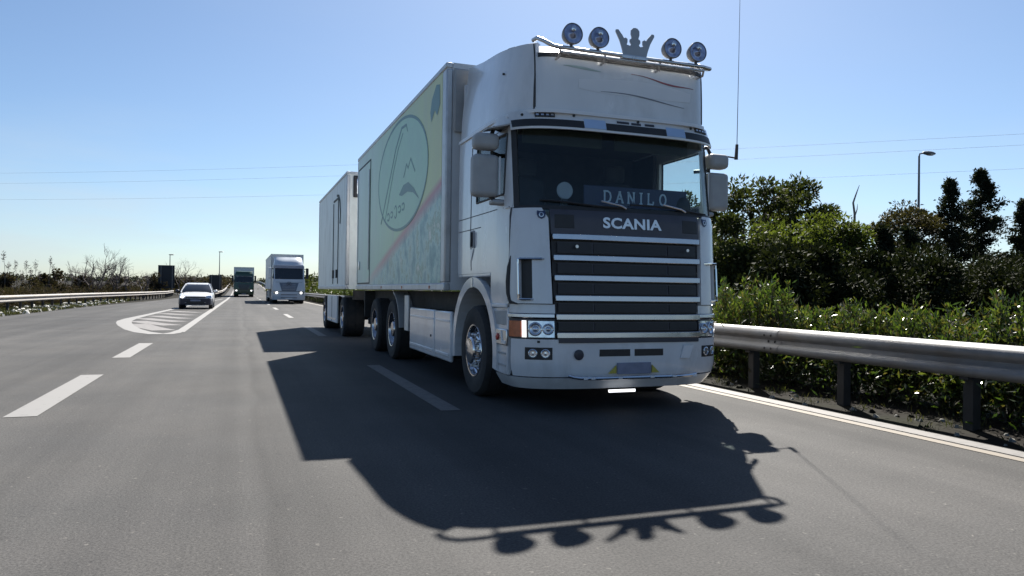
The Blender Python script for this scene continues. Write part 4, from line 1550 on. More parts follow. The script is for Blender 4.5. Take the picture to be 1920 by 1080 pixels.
MB().prism([(.215, .395), (.30, .395), (.215, .475)], 'y', .050, .062).build('yellow_reflector', M_yellow, bp, smooth=0)
MB().prism([(.56, .535), (.665, .535), (.715, .665), (.60, .665)], 'y', .058, .078).build('sticker', M_white2, bp, smooth=0)
mb = MB()
xs_ = np.linspace(-.74, .70, 30)
mb.tube([(x, .02 - .05 * (1 - (x / .76) ** 8) if abs(x) < .76 else .05, .362 + .028 * (abs(x) / .74) ** 10) for x in xs_], .017, 8)
tb = mb.build('bumper_tube', M_chrome, T)
for x in (-.58, -.50, -.20, .16, .42, .66):
    MB().box(x - .022, x + .022, -.055, -.042, .353, .373).build('tube_lamp', M_white2, tb, bevel=.003)
MB().box(-.27, .03, .06, .075, .205, .232).build('led_strip', emis('lit_led_strip', (1, 1, 1), .7), T)
pane(bum, 'bumper_dot', M_black, bp, bum.X(-1.0), bum.X(-.975), .70, .722, 2, 2, .003, .006)

# wheel arches, chassis, side skirts, wheels
for sg in (-1, 1):
    ctr, zc = 1.58, .50
    mb = MB()
    ro, ri, n = .86, .735, 22
    outer, inner_ = [], []
    for k in range(n + 1):
        a = R(-8 + 196 * k / n)
        outer.append((ctr + ro * math.cos(a), zc + ro * math.sin(a)))
        inner_.append((ctr + ri * math.cos(a), zc + ri * math.sin(a) * 1.02))
    xa, xb = sorted((sg * 1.235, sg * 1.17))
    for k in range(n):
        q = [outer[k], outer[k + 1], inner_[k + 1], inner_[k]]
        mb.prism(q, 'x', xa, xb)
    # flare lining towards the chassis
    for k in range(n):
        (a0, b0), (a1, b1) = inner_[k], inner_[k + 1]
        x1, x2 = sg * 1.17, sg * .80
        mb.add([(x1, a0, b0), (x1, a1, b1), (x2, a1, b1), (x2, a0, b0), (x1, a0, b0 + .02), (x1, a1, b1 + .02), (x2, a1, b1 + .02), (x2, a0, b0 + .02)], [(0, 1, 2, 3), (7, 6, 5, 4)])
    mb.build('wheel_arch', M_white, T, smooth=50)
    MB().box(*sorted((sg * 1.236, sg * 1.245)), ctr + .0, ctr + .05, zc + .74, zc + .85).build('arch_clip', M_steel, T)
    wheel(T, (sg * 1.20, 1.60, .52), sg, .52, .32, 'front')
    wheel(T, (sg * 1.24, 6.28, .52), sg, .52, .58)
    wheel(T, (sg * 1.24, 8.02, .52), sg, .52, .58)
    # side skirt of two panels
    x = sg * 1.26
    for y0, y1 in ((2.42, 3.22), (3.26, 4.78)):
        sk_ = MB().box(*sorted((x, x - sg * .05)), y0, y1, .30, .94).build('side_skirt', M_white, T, bevel=.02)
        MB().box(*sorted((x, x + sg * .012)), y0 + .06, y1 - .06, .37, .405).build('skirt_strip', M_white2, sk_, bevel=.004)
        MB().box(*sorted((x, x + sg * .008)), y0 + .05, y1 - .05, .80, .825).build('skirt_step', M_white2, sk_, bevel=.003)
    MB().lathe([(.016, 0), (.016, .01)], (x, 3.42, .58), 'x', 10, sg).build('skirt_lock', M_black, T)
    MB().box(*sorted((x - sg * .06, x - sg * .5)), 2.45, 4.7, .34, .90).build('fuel_tank', M_under, T, bevel=.04)
    # rear mudguard and its bracket
    mb = MB()
    for k in range(9):
        a0, a1 = R(100 + 75 * k / 9), R(100 + 75 * (k + 1) / 9)
        c_ = (6.28, .52)
        q = [(c_[0] + .66 * math.cos(a0), c_[1] + .66 * math.sin(a0)), (c_[0] + .66 * math.cos(a1), c_[1] + .66 * math.sin(a1)), (c_[0] + .63 * math.cos(a1), c_[1] + .63 * math.sin(a1)), (c_[0] + .63 * math.cos(a0), c_[1] + .63 * math.sin(a0))]
        mb.prism(q, 'x', *sorted((sg * 1.25, sg * .70)))
    mb.build('mudguard', M_grey_plastic, T, smooth=50)
    MB().box(*sorted((sg * 1.235, sg * 1.20)), 5.02, 5.30, .55, 1.12).build('tool_plate', M_alu, T, bevel=.008)
    MB().box(*sorted((sg * .38, sg * .46)), .9, 9.7, .62, .92).build('chassis_rail', M_under, T)
MB().box(-1.0, 1.0, 2.35, 9.5, .93, 1.19).build('chassis_fill', M_under, T)  # added dark fill, keeps the gap under the box black
for y in (1.6, 6.28, 8.02):
    MB().tube([(-.9, y, .52), (.9, y, .52)], .09, 10).build('axle', M_under, T)
MB().box(-.75, .75, .55, 2.1, .55, 1.36).build('engine_block', M_under, T, bevel=.05)
MB().box(-1.0, 1.0, .35, .52, .40, 1.05).build('front_crossmember', M_under, T)

# mirrors
for sg in (-1, 1):
    def mbox(name, x0, x1, y0, y1, z0, z1, m, par, bv):
        a, b = sorted((sg * x0, sg * x1))
        return MB().box(a, b, y0, y1, z0, z1).build(name, m, par, bevel=bv, seg=4)
    mi = mbox('mirror', 1.27, 1.545, .60, .76, 2.165, 2.60, M_grey_plastic, T, .05)
    mbox('mirror_glass', 1.29, 1.525, .762, .77, 2.19, 2.57, M_chrome, mi, .02)
    mu_ = mbox('wide_angle_mirror', 1.27, 1.535, .58, .76, 2.645, 2.815, M_grey_plastic, T, .055)
    mbox('mirror_glass', 1.29, 1.515, .762, .77, 2.665, 2.795, M_chrome, mu_, .02)
    for pp in ([(sg * 1.19, .78, 2.88), (sg * 1.30, .70, 2.89), (sg * 1.34, .68, 2.80)], [(sg * 1.19, .80, 2.62), (sg * 1.33, .68, 2.625)], [(sg * 1.20, .62, 2.12), (sg * 1.30, .66, 2.13), (sg * 1.34, .68, 2.18)]):
        MB().tube(pp, .022, 8).build('mirror_arm', M_black, mi)
    MB().tube([(sg * 1.262, .615, z) for z in np.linspace(2.19, 2.58, 5)], .009, 6).build('mirror_trim', M_white2, mi)
    mb = MB()
    a, b = sorted((sg * 1.20, sg * 1.34))
    mb.box(a, b, .60, .74, 2.09, 2.14)
    mb.build('mirror_foot', M_grey_plastic, mi, bevel=.02)
    mb = MB()
    mb.hexa([(sg * 1.16, .50, 2.90), (sg * 1.42, .56, 2.84), (sg * 1.42, .72, 2.84), (sg * 1.16, .80, 2.90), (sg * 1.16, .50, 2.915), (sg * 1.42, .56, 2.853), (sg * 1.42, .72, 2.853), (sg * 1.16, .80, 2.915)])
    if sg < 0: mb.build('rain_shield', M_grey_plastic, mi, smooth=0)
# aerial on the right mirror
an = MB().tube([(1.36, .70, 2.80), (1.50, .70, 2.815), (1.70, .69, 2.80)], .010, 7).build('aerial', M_black, T)
MB().tube([(1.695, .69, 2.785), (1.705, .69, 2.96)], [.022, .018], 10).build('aerial_base', M_black, an)
MB().tube([(1.705, .69, 2.95), (1.715, .69, 3.8), (1.735, .70, 5.1)], [.0045, .0032, .0022], 6).build('aerial_whip', M_black, an)

# wipers
for x0, x1, xa in ((-.95, -.02, -.10), (.02, .98, .62)):
    Mw = onsec(cab, .02)
    mb = MB()
    mb.tube([Mw(x, 2.105 - .035 * abs(x - x0) + .01 * math.sin(x * 5), 0) for x in np.linspace(x0, x1, 12)], .010, 6)
    wp = mb.build('wiper', M_black, T)
    mb = MB()
    mb.tube([Mw(xa - .22, 2.125, .012), Mw(xa, 2.085, .018), Mw(xa + .06, 2.06, .012)], .009, 6)
    mb.build('wiper_arm', M_steel, wp)

# roof light bar with four lamps and the crown plate
yb_, zb_ = .17, 3.625
mb = MB()
mb.tube([(-1.0, .40, 3.74), (-.985, .33, 3.745), (-.95, .23, 3.69), (-.88, .17, 3.63)] + [(x, yb_, zb_) for x in np.linspace(-.8, .86, 10)] + [(.97, .20, 3.625), (1.01, .32, 3.66), (1.0, .46, 3.74)], .022, 9)
mb.tube([(-.80, .175, 3.585), (.88, .175, 3.585)], .013, 8)
for x in (-.80, -.30, .34, .88):
    mb.tube([(x, yb_, 3.62), (x, .20, 3.54), (x, .40, 3.54)], .013, 7)
bar = mb.build('light_bar', M_steel, T, smooth=50)
for x in (-.68, -.385, .465, .775):
    mb = MB()
    mb.lathe([(.001, .105), (.05, .10), (.085, .065), (.100, .02), (.106, -.015), (.106, -.03), (.099, -.034)], (x, yb_ - .01, 3.765), 'y', 28, 1, caps=False)
    mb.tube([(x, yb_, 3.63), (x, yb_ + .01, 3.69)], .016, 7)
    lp = mb.build('roof_lamp', M_post, bar, smooth=50)
    MB().lathe([(.100, -.026), (.09, -.03), (.06, -.016), (.03, -.03), (.018, -.045), (.001, -.05)], (x, yb_ - .01, 3.765), 'y', 28, 1, caps=False).build('lamp_glass', M_bluelens, lp, smooth=60)
    MB().lathe([(.026, 0), (.026, .02), (.001, .028)], (x - .01, yb_ - .058, 3.80), 'y', 14, -1).build('lamp_cap', M_lens, lp, smooth=50)
# crown outline, cut from plate
mb = MB()
cx, z0 = .03, 3.635
left = [(-.135, 0), (-.150, .06), (-.185, .15), (-.222, .225), (-.210, .248), (-.178, .250), (-.150, .215), (-.140, .165)]
prof = [(.135, 0), (.150, .06), (.185, .15), (.222, .225), (.210, .248), (.178, .250), (.150, .215), (.138, .17)]
half = [(0.0, .0), (.135, .0), (.150, .06), (.178, .14), (.225, .225), (.222, .246), (.195, .250), (.150, .20), (.128, .168), (.110, .178), (.088, .165), (.088, .13), (.098, .108), (.06, .10), (.045, .115), (.062, .14), (.060, .165), (.038, .18), (.050, .22), (.048, .262), (.025, .285), (0, .29)]
poly = [(cx + a, z0 + b) for a, b in half] + [(cx - a, z0 + b) for a, b in half[::-1][1:-1]]
mb.prism(poly, 'y', .155, .167)
cr_ = mb.build('crown_plate', M_crown, bar, smooth=0)
MB().box(cx - .15, cx + .15, .15, .20, z0 - .03, z0 - .002).build('crown_foot', M_steel, cr_)

# cargo box
BX0, BX1, BY0, BY1, BZ0, BZ1 = -1.34, 1.28, 2.47, 9.90, 1.20, 4.08
bx_ = MB().box(BX0 + .01, BX1 - .01, BY0 + .01, BY1 - .01, BZ0 + .01, BZ1 - .01).build('cargo_box', M_boxplain, T, smooth=0)
for y0, y1 in ((BY0, BY0 + .20), (BY1 - .10, BY1)):
    for a, b in ((BX0, BX0 + .09), (BX1 - .09, BX1)):
        MB().box(a, b, y0, y1, BZ0 + .10, BZ1 - .075).build('corner_post', M_alu, bx_, bevel=.02)
for a, b in ((BX0 - .006, BX0 + .08), (BX1 - .08, BX1 + .006)):
    MB().box(a, b, BY0, BY1, BZ1 - .072, BZ1).build('top_rail', M_alu, bx_, bevel=.015)
    MB().box(a, b, BY0, BY1, BZ0, BZ0 + .097).build('bottom_rail', M_alu, bx_, bevel=.015)
for y in (BY0 - .004, BY1 - .056):
    MB().box(BX0 + .085, BX1 - .085, y, y + .06, BZ1 - .07, BZ1 - .002).build('cross_rail', M_alu, bx_)
MB().box(-1.25, 1.19, BY0 - .05, BY0 - .006, 3.2, 4.0).build('front_frame', M_grey_plastic, bx_, bevel=.02)
MB().box(BX0 + .002, BX0 + .03, BY0 + .205, 8.16, BZ0 + .10, BZ1 - .075).build('printed_panel', M_box, bx_, smooth=0)
MB().box(BX0 + .002, BX0 + .03, 9.72, BY1 - .105, BZ0 + .10, BZ1 - .075).build('rear_panel', M_box, bx_, smooth=0)
MB().box(BX0 + .002, BX0 + .03, 8.165, 9.715, 3.80, BZ1 - .075).build('panel_over_door', M_box, bx_, smooth=0)
dr = MB().box(BX0 - .004, BX0 + .03, 8.20, 9.68, BZ0 + .13, 3.765).build('side_door', M_box, bx_, bevel=.008)
mb = MB()
xx = BX0 - .006
for q in ((8.165, 8.195, 1.32, 3.795), (9.685, 9.715, 1.32, 3.795), (8.195, 9.685, 3.77, 3.795), (8.195, 9.685, 1.32, 1.345)):
    mb.box(xx, xx + .03, *q)
mb.build('door_seal', M_boxdark, dr, smooth=0)
for y in (9.45,):
    MB().box(BX0 - .03, BX0 - .004, y - .06, y + .06, 1.62, 1.80).build('door_latch', M_steel, dr, bevel=.01)
MB().box(BX0 - .02, BX0 - .004, 8.24, 8.30, 1.6, 3.6).build('lock_rod', M_alu, dr, bevel=.006)
for y in (3.2, 5.0, 6.8):
    MB().box(BX0 - .014, BX0 - .007, y - .02, y + .02, 1.225, 1.265).build('marker_lamp', M_orange, bx_)
# printed emblem on the side: oval with a tall double stroke, a small peak and a leaf
def MS(a, b, h): return (BX0 + .0015 - h, a, b)
cy, cz, ay, az = 5.32, 3.06, 1.92, .885
el = [(cy + ay * math.cos(t) + .10 * math.sin(t), cz + az * math.sin(t)) for t in np.linspace(0, 2 * math.pi, 49)[:-1]]
mb = MB()
mb.add([MS(a, b, .002) for a, b in el], [tuple(range(48))])
ov = mb.build('oval_print', M_logo, bx_, smooth=0)
mb = MB(); mb.ribbon(el, .045, MS, .004, True); mb.build('oval_outline', M_logoline, ov, smooth=0)
mb = MB()
mb.ribbon([(6.95, 2.40), (6.55, 2.75), (6.1, 3.15), (5.65, 3.55), (5.2, 3.80), (4.85, 3.78), (4.75, 3.66)], [.03, .05, .05, .05, .045, .04, .02], MS, .0045)
mb.ribbon([(6.55, 2.42), (6.25, 2.75), (5.88, 3.15), (5.48, 3.50), (5.10, 3.70)], [.02, .03, .03, .03, .02], MS, .0045)
mb.ribbon([(5.0, 2.98), (4.8, 3.16), (4.68, 3.08), (4.5, 3.20), (4.2, 2.96)], .03, MS, .0045)
mb.build('emblem_strokes', M_logoline, ov, smooth=0)
mb = MB()
mb.add([MS(a, b, .0048) for a, b in ((5.35, 2.74), (5.0, 2.86), (4.65, 2.86), (4.25, 2.72), (3.9, 2.52), (4.3, 2.66), (4.7, 2.72), (5.1, 2.70))], [tuple(range(8))])
mb.build('leaf_print', M_logoline, ov, smooth=0)
mb = MB()
for y0 in (6.25, 5.95, 5.62, 5.30, 5.02):
    hgt = .07 + .03 * math.sin(y0 * 7)
    mb.ribbon([(y0 + .10 * math.cos(t), 2.46 + .012 * (6.3 - y0) * 4 + hgt * math.sin(t)) for t in np.linspace(.6, 5.6, 10)], .028, MS, .0045)
mb.build('script_strokes', M_logoline, ov, smooth=0)
mb = MB()
mb.add([MS(a, b, .003) for a, b in ((3.22, 3.78), (2.98, 3.92), (2.80, 3.88), (2.78, 3.62), (2.92, 3.50), (3.05, 3.60), (3.24, 3.48), (3.30, 3.62))], [tuple(range(8))])
mb.build('corner_print', M_logoline, bx_, smooth=0)
# rear end
MB().box(-1.1, 1.1, 9.62, 9.74, .45, .58).build('underrun_bar', M_under, T, bevel=.02)
for x in (-1.0, 1.0):
    MB().prism([(x - .10, .70), (x + .10, .70), (x, .87)], 'y', 9.75, 9.76).build('red_reflector', M_red, T)
MB().box(-1.2, 1.15, 9.55, 9.62, .62, 1.18).build('rear_crossmember', M_under, T)

# things lying behind the windscreen
nb_ = empty('name_board', (3.74 + .27, 6.5 + .50, 2.06), 0, 'dark blue name board with pale letters DANILO behind the windscreen', 'name board')
bd_ = MB().box(-.63, .63, 0, .02, .055, .275).build('board', M_sign_blue, nb_, bevel=.006)
MB().box(-.5, .5, .02, .10, -.0, .06).build('board_foot', M_black, nb_)
lets = {
    'D': ([[(0, 0), (0, 1)], [(0, 1), (.35, 1), (.60, .85), (.70, .5), (.60, .15), (.35, 0), (0, 0)]], [(-.14, .14, 0), (-.14, .14, 1)]),
    'A': ([[(0, 0), (.35, 1)], [(.35, 1), (.70, 0)], [(.16, .36), (.54, .36)]], [(-.13, .13, 0), (.57, .83, 0), (.22, .48, 1)]),
    'N': ([[(0, 0), (0, 1)], [(0, 1), (.62, 0)], [(.62, 0), (.62, 1)]], [(-.13, .13, 0), (-.13, .08, 1), (.49, .75, 1)]),
    'I': ([[(0.1, 0), (0.1, 1)]], [(-.08, .28, 0), (-.08, .28, 1)]),
    'L': ([[(0, 0), (0, 1)], [(0, 0), (.55, 0), (.58, .28)]], [(-.13, .13, 0), (-.13, .13, 1)]),
    'O': ([[(.35 + .35 * math.cos(t), .5 + .5 * math.sin(t)) for t in np.linspace(0, 2 * math.pi, 17)]], []),
}
x = -.39
for ch in 'DANILO':
    mb = MB()
    hgt = .115
    st_, se_ = lets[ch]
    Ml = lambda a, b, h: (a, -.0005 - h, b)
    for s_ in st_:
        mb.ribbon([(x + a * hgt * .92, .108 + b * hgt) for a, b in s_], .019, Ml, .003)
    for a, b, z in se_:
        mb.ribbon([(x + a * hgt * .92, .108 + z * hgt), (x + b * hgt * .92, .108 + z * hgt)], .013, Ml, .0034)
    mb.build('letter', M_letter, bd_, smooth=0)
    x += hgt * (.92 * (.30 if ch == 'I' else .68) + .62)
ds_ = empty('dash_plate', (3.74 - .58, 6.5 + .50, 2.075), 0, 'round pale plate standing on the dashboard left of the name board', 'plate')
MB().lathe([(.001, 0), (.085, 0), (.092, .008), (.085, .016), (.001, .016)], (0, 0, .185), 'y', 28, 1).build('disc', M_disc, ds_, smooth=40)
MB().box(-.03, .03, .0, .05, 0, .10).build('stand', M_black, ds_)
# ------------------------------------------------------------------ drawbar trailer behind the big lorry
TR = empty('trailer', (3.74, 18.2, 0), 0, 'tall pale box trailer coupled behind the big white lorry', 'trailer')
L_ = 6.65
b2 = MB().box(BX0 + .01, BX1 - .01, .01, L_ - .01, 1.21, 4.07).build('cargo_box', M_boxwhite, TR, smooth=0)
for y0, y1 in ((0, .12), (L_ - .1, L_)):
    for a, b in ((BX0, BX0 + .09), (BX1 - .09, BX1)):
        MB().box(a, b, y0, y1, 1.30, 4.0).build('corner_post', M_alu, b2, bevel=.02)
for a, b in ((BX0 - .006, BX0 + .08), (BX1 - .08, BX1 + .006)):
    MB().box(a, b, 0, L_, 4.008, 4.08).build('top_rail', M_alu, b2, bevel=.015)
    MB().box(a, b, 0, L_, 1.20, 1.297).build('bottom_rail', M_alu, b2, bevel=.015)
MB().box(BX0 + .085, BX1 - .085, -.004, .06, 4.01, 4.076).build('cross_rail', M_alu, b2)
lf = MB().box(BX0 + .16, BX0 + .50, -.035, -.0, 3.45, 3.98).build('front_lamp', M_black, b2, bevel=.03)
MB().box(BX0 + .24, BX0 + .42, -.045, -.034, 3.53, 3.90).build('lamp_face', M_lens, lf, bevel=.01)
mb = MB()
for q in ((1.55, 1.60, 1.35, 3.62), (2.60, 2.65, 1.35, 3.55), (1.60, 2.60, 3.58, 3.63)):
    mb.box(BX0 - .006, BX0 + .02, *q)
mb.ribbon([(1.2, 2.9), (1.15, 3.2), (1.3, 3.5), (1.55, 3.66), (1.9, 3.70)], .06, lambda a, b, h: (BX0 + .004 - h, a, b), .012)
mb.build('door_seal', M_boxdark, b2, smooth=0)
for y in (1.75, 2.5):
    MB().box(BX0 - .03, BX0 + .01, y - .06, y + .06, 1.5, 1.72).build('door_latch', M_black, b2)
for sg in (-1, 1):
    wheel(TR, (sg * 1.24 - .03, 1.0, .5), sg, .5, .5)
    wheel(TR, (sg * 1.24 - .03, 5.1, .5), sg, .5, .5)
    pnl = MB().box(*sorted((sg * 1.25 - .03, sg * 1.20 - .03)), 2.1, 4.4, .28, 1.02).build('pallet_box', M_boxplain, TR, bevel=.015)
    MB().box(*sorted((sg * 1.26 - .03, sg * 1.25 - .03)), 2.3, 4.2, .36, .40).build('box_strip', M_steel, pnl)
    MB().box(*sorted((sg * 1.258 - .03, sg * 1.25 - .03)), 3.2, 3.23, .30, 1.0).build('box_joint', M_black, pnl)
    MB().box(*sorted((sg * .4, sg * .5)), .1, L_ - .1, .75, 1.0).build('chassis_rail', M_under, TR)
    MB().tube([(sg * .45, .4, .85), (0, -1.9, .75)], .06, 8).build('drawbar', M_under, TR)
for y in (1.0, 5.1):
    MB().tube([(-1.0, y, .5), (.9, y, .5)], .08, 8).build('axle', M_under, TR)
MB().box(-1.15, 1.1, -.02, .05, .95, 1.18).build('front_beam', M_under, TR)


# ------------------------------------------------------------------ lorries further back
def far_lorry(loc, paint, trim, label, boxlabel, high, lit, star, screen_z=(1.95, 2.88)):
    t = empty('truck', loc, 0, label, 'truck')
    k = Sec([(.30, 1.20, .06, .30), (.55, 1.24, .0, .30), (1.2, 1.25, .0, .28), (1.9, 1.24, .08, .28), (2.95, 1.17, .32, .32), (3.10, 1.15, .36, .34)], 5, 2)
    mb = MB()
    k.patch(mb, k.Y(2.1, -1), k.Y(2.1, 1), 1.0, 1.94, 6, 34, 0, .05)
    k.patch(mb, k.Y(2.1, -1), k.Y(.72, -1), 1.94, 2.92, 4, 4, 0, .05)
    k.patch(mb, k.Y(.72, 1), k.Y(2.1, 1), 1.94, 2.92, 4, 4, 0, .05)
    k.patch(mb, k.Y(2.1, -1), k.Y(2.1, 1), 2.90, 3.10, 3, 34, 0, .05)
    mb.build('cab', paint, t)
    pane(k, 'windscreen', M_darkglass, t, k.X(-1.06), k.X(1.06), screen_z[0], screen_z[1], 5, 24, .004, .03)
    for sg in (-1, 1):
        l, r = (k.X(-1.14), k.X(-1.06)) if sg < 0 else (k.X(1.06), k.X(1.14))
        pane(k, 'pillar', paint, t, l, r, 1.94, 2.92, 4, 4, .0, .05)
        l, r = (k.Y(.72, -1), k.X(-1.13)) if sg < 0 else (k.X(1.13), k.Y(.72, 1))
        pane(k, 'side_window', M_darkglass, t, l, r, 1.98, 2.86, 3, 4, -.01, .02)
    v = Sec([(2.7, 1.20, .16, .4), (3.05, 1.19, .22, .4)], 5, 2)
    pane(v, 'sun_visor', trim, t, v.Y(.5, -1), v.Y(.5, 1), 2.80, 3.02, 3, 24, 0, .02)
    dz = 3.10
    dk = Sec([(3.08, 1.14, .36, .5), (3.4, 1.10, .62, .5), (high, 1.05, 1.15, .5)], 5, 2)
    mb = MB()
    dk.patch(mb, dk.Y(2.1, -1), dk.Y(2.1, 1), 3.08, high, 5, 26, 0, .03)
    tp = [dk.p(q, high - .01) for q in np.linspace(dk.Y(2.1, -1)(high - .01), dk.Y(2.1, 1)(high - .01), 18)]
    mb.add([tuple(p) for p in tp], [tuple(range(len(tp)))])
    mb.build('roof_deflector', paint, t)
    # grille plate, bumper, lamps
    mb = MB()
    k.patch(mb, lambda z: k.X(-.52 - .30 * (z - .95))(z), lambda z: k.X(.52 + .30 * (z - .95))(z), .98, 1.66, 4, 16, .012, .03)
    gp = mb.build('grille', M_blueGrey if star else M_navy, t)
    for z in (1.10, 1.24, 1.38, 1.52):
        pane(k, 'grille_slat', trim, gp, k.X(-.5), k.X(.5), z, z + .03, 2, 12, .03, .03)
    b_ = pane(k, 'bumper', paint if star else trim, t, k.Y(.5, -1), k.Y(.5, 1), .32, .96, 5, 30, .02, .05)
    pane(k, 'bumper_grille', M_black, b_, k.X(-.62), k.X(.62), .46, .74, 2, 14, .024, .02)
    MB().box(-.27, .27, -.05, -.035, .36, .46).build('number_plate', M_white2 if star else M_plate_grey, b_)
    for sg in (-1, 1):
        l, r = (k.X(-1.16), k.X(-.74)) if sg < 0 else (k.X(.74), k.X(1.16))
        hl = pane(k, 'headlight', M_lens, t, l, r, .76, .98, 3, 6, .028, .02)
        P = k.p(k.X(sg * .92)(.87), .87)
        MB().lathe([(lit, 0), (lit * .9, .03), (.001, .04)], (P.x, P.y - .04, .87), 'y', 16, -1).build('lit_lamp', M_head, hl, smooth=40)
        mr = MB().box(*sorted((sg * 1.30, sg * 1.52)), .45, .60, 2.0, 2.85).build('mirror', M_black if not star else M_white2 if sg < 0 else M_black, t, bevel=.05, seg=3)
        MB().tube([(sg * 1.15, .5, 2.75), (sg * 1.4, .5, 2.76)], .03, 6).build('mirror_arm', M_black, mr)
        MB().tube([(sg * 1.15, .5, 2.1), (sg * 1.4, .5, 2.1)], .03, 6).build('mirror_arm', M_black, mr)
        wheel(t, (sg * 1.20, 1.45, .5), sg, .5, .32, 'front')
        wheel(t, (sg * 1.22, 4.6, .5), sg, .5, .55)
        MB().box(*sorted((sg * 1.22, sg * 1.17)), 2.2, 3.9, .32, .95).build('side_skirt', paint, t, bevel=.02)
        MB().box(*sorted((sg * 1.22, sg * 1.17)), .55, .85, .35, 1.0).build('step_panel', paint, t, bevel=.02)
    if star:
        mb = MB()
        P = k.p(0, 1.60)
        for q in range(3):
            a = math.pi / 2 + q * 2 * math.pi / 3
            c_, s_ = math.cos(a), math.sin(a)
            mb.prism([(P.x + .15 * c_, 1.56 + .15 * s_), (P.x + .03 * -s_, 1.56 + .03 * c_), (P.x - .03 * -s_, 1.56 - .03 * c_)], 'y', P.y - .05, P.y - .03)
        mb.ribbon([(P.x + .16 * math.cos(a), 1.56 + .16 * math.sin(a)) for a in np.linspace(0, 2 * math.pi, 25)[:-1]], .03, lambda a, b, h: (a, P.y - .03 - h, b), .02, True)
        mb.build('star_emblem', M_navy, gp, smooth=0)
        pane(k, 'hood_line', M_black, t, k.X(-1.0), k.X(1.0), 1.70, 1.715, 2, 14, .004, .01)
    MB().box(-.7, .7, .5, 5.2, .5, 1.0).build('chassis', M_under, t)
    tr = empty('box_trailer', (loc[0], loc[1] + 2.75, loc[2]), 0, boxlabel, 'trailer')
    H = 4.0
    bb = MB().box(-1.27, 1.27, 0, 13.4, 1.15, H).build('cargo_box', M_boxplain, tr, bevel=.02)
    MB().box(-1.285, 1.285, -.02, .05, H - .12, H + .02).build('front_rail', M_alu, bb)
    for sg in (-1, 1):
        MB().box(*sorted((sg * 1.285, sg * 1.22)), -.02, .08, 1.15, H - .12).build('corner_post', M_alu, bb)
        MB().box(*sorted((sg * 1.285, sg * 1.24)), .08, 13.4, H - .10, H + .01).build('top_rail', M_alu, bb)
        for y in (9.0, 10.3, 11.6):
            wheel(tr, (sg * 1.22, y, .5), sg, .5, .4)
        MB().box(*sorted((sg * 1.24, sg * 1.2)), 3.4, 8.2, .4, 1.0).build('side_guard', M_grey_plastic, tr)
    MB().box(-.6, .6, .2, 13.0, .85, 1.14).build('chassis', M_under, tr)
    return t


far_lorry((3.62, 60.5, 0), mat('pale_blue_grey_paint', (.50, .54, .60), .3, 0, .04, 3, coat=.3), mat('mauve_grey_trim', (.30, .29, .33), .4), 'white lorry with lit headlamps and a star emblem, second in the right lane', 'white box trailer pulled by the lorry with the star emblem', 3.72, .085, True)
far_lorry((.48, 103, 0), M_green, M_green, 'dark green lorry far back in the left lane', 'pale box trailer rising above the cab of the green lorry', 3.45, .075, False, (2.0, 2.7))

# ------------------------------------------------------------------ white car
K = empty('car', (-2.3, 44.2, 0), 0, 'white hatchback with dark bumper driving towards the camera at the hatched island', 'car')
st = [(.0, .62, .36, .60, .62), (.06, .76, .28, .66, .69), (.25, .84, .24, .74, .77), (.55, .865, .22, .80, .84), (1.05, .87, .20, .88, .95), (1.45, .875, .20, .91, .985), (2.4, .88, .20, .93, 1.0), (3.3, .88, .22, .94, 1.0), (3.75, .85, .28, .94, .99), (3.9, .78, .36, .90, .93)]
mb = MB()
ring = []
for y, hw, zb0, ze, ztp in st:
    half = [(0, zb0), (hw * .86, zb0), (hw * .97, zb0 + .10), (hw, (zb0 + ze) / 2), (hw * .975, ze - .06), (hw * .92, ze), (hw * .6, ze + (ztp - ze) * .8), (0, ztp)]
    ring.append([(x, y, z) for x, z in half] + [(-x, y, z) for x, z in half[::-1][1:-1]])
nr = len(ring[0])
vs_ = [p for r_0 in ring for p in r_0]
fs_ = [tuple(range(nr))[::-1], tuple((len(st) - 1) * nr + i for i in range(nr))]
for i in range(len(st) - 1):
    for j in range(nr):
        fs_.append((i * nr + j, i * nr + (j + 1) % nr, (i + 1) * nr + (j + 1) % nr, (i + 1) * nr + j))
mb.add(vs_, fs_)
cbody = mb.build('body', M_carwhite, K, smooth=40)
def cabin(name, m, e, z0, z1, par=K):
    mb = MB()
    lv = [(.86, .97, .83, 3.68), (1.0, 1.14, .81, 3.62), (1.22, 1.52, .70, 3.48), (1.40, 1.90, .60, 3.25), (1.455, 2.2, .52, 3.05)]
    zs = [z for z in np.linspace(z0, z1, 5)]
    g = []
    for z in zs:
        yf_ = np.interp(z, [a[0] for a in lv], [a[1] for a in lv]) - e
        hw = np.interp(z, [a[0] for a in lv], [a[2] for a in lv]) + e
        yr_ = np.interp(z, [a[0] for a in lv], [a[3] for a in lv]) + e
        g.append([(-hw, yf_ + .10, z), (-hw * .86, yf_ + .02, z), (-hw * .4, yf_ - .03, z), (hw * .4, yf_ - .03, z), (hw * .86, yf_ + .02, z), (hw, yf_ + .10, z), (hw, yr_ - .1, z), (hw * .8, yr_, z), (-hw * .8, yr_, z), (-hw, yr_ - .1, z)])
    n = 10
    v = [p for q in g for p in q]
    f = [tuple(range(n))[::-1], tuple(4 * n + i for i in range(n))]
    for i in range(4):
        for j in range(n):
            f.append((i * n + j, i * n + (j + 1) % n, (i + 1) * n + (j + 1) % n, (i + 1) * n + j))
    mb.add(v, f)
    return mb.build(name, m, par, smooth=30)
cabin('glasshouse', M_darkglass, 0, .9, 1.40)
cabin('car_roof', M_carwhite, .012, 1.375, 1.46)
mb = MB()
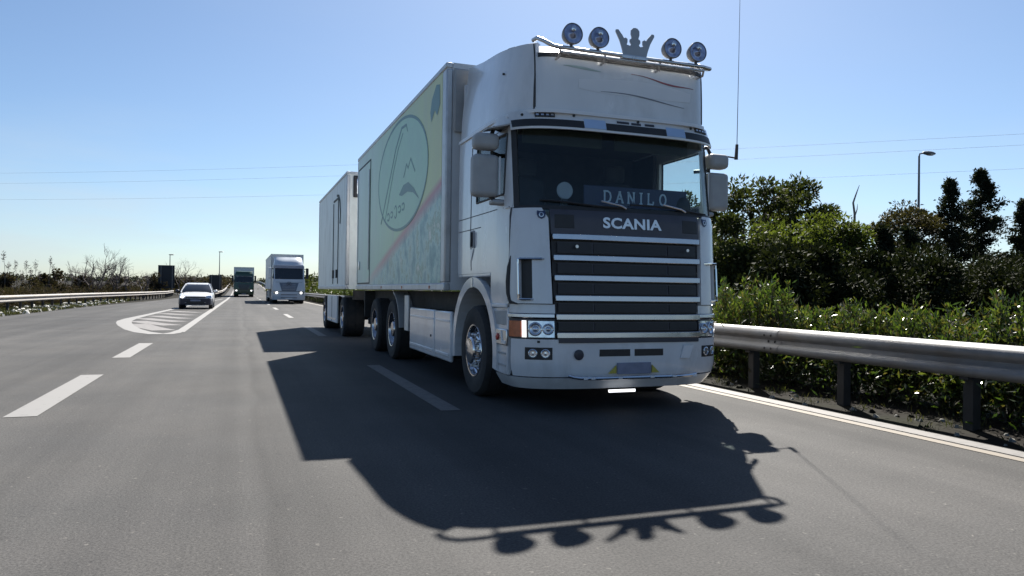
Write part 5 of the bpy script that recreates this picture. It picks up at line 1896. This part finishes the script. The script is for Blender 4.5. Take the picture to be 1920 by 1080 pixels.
for sg in (-1, 1):
    mb.tube([(sg * .80, 1.06, .90), (sg * .79, 1.25, 1.0), (sg * .685, 1.62, 1.24), (sg * .60, 1.93, 1.40)], .035, 6)
    mb.tube([(sg * .79, 2.35, .92), (sg * .64, 2.4, 1.40)], .03, 6)
    mb.tube([(sg * .80, 3.5, .92), (sg * .62, 3.2, 1.40)], .05, 6)
mb.build('pillar', M_carwhite, K)
mb = MB()
for k, (y, hw, z0, z1) in enumerate(((-.04, .60, .24, .56), (.02, .78, .20, .60), (.18, .872, .20, .60), (.42, .885, .22, .55))):
    pass
MB().hexa([(-.78, .02, .22), (.78, .02, .22), (.90, .50, .22), (-.90, .50, .22), (-.76, -.03, .60), (.76, -.03, .60), (.885, .48, .62), (-.885, .48, .62)]).build('bumper', M_carbump, K, bevel=.05)
MB().box(-.45, .45, -.055, -.01, .30, .42).build('air_intake', M_black, K)
MB().box(-.26, .26, -.065, -.04, .43, .53).build('number_plate', M_plate_grey, K)
MB().box(-.52, .52, -.035, .04, .615, .70).build('grille', M_navy, K, bevel=.02)
MB().box(-.50, .50, .05, .12, .195, .235).build('lower_lip', M_alu, K)
for sg, m_ in ((-1, M_head), (1, M_lens)):
    MB().hexa([(sg * .54, -.01, .615), (sg * .82, .09, .615), (sg * .82, .22, .615), (sg * .54, .12, .615), (sg * .54, .03, .73), (sg * .80, .14, .76), (sg * .80, .26, .76), (sg * .54, .16, .73)]).build('headlight', M_lens, K, bevel=.015)
    if sg < 0: MB().ell((-.68, .03, .675), .10, .05, .055, 12, 8).build('lit_lamp', M_head, K, smooth=60)
    mi = MB().ell((sg * 1.0, 1.28, 1.0), .12, .07, .075, 12, 8).build('mirror', M_carwhite if sg > 0 else M_carbump, K, smooth=60)
    MB().tube([(sg * .82, 1.3, .93), (sg * .95, 1.29, .97)], .025, 6).build('mirror_arm', M_black, mi)
    for y in (.78, 3.25):
        wheel(K, (sg * .86, y, .31), sg, .31, .20)
for x in (-.36, .36):
    MB().box(x - .2, x + .2, 2.0, 2.1, .9, 1.2).build('seat', M_grey_plastic, K, bevel=.04)
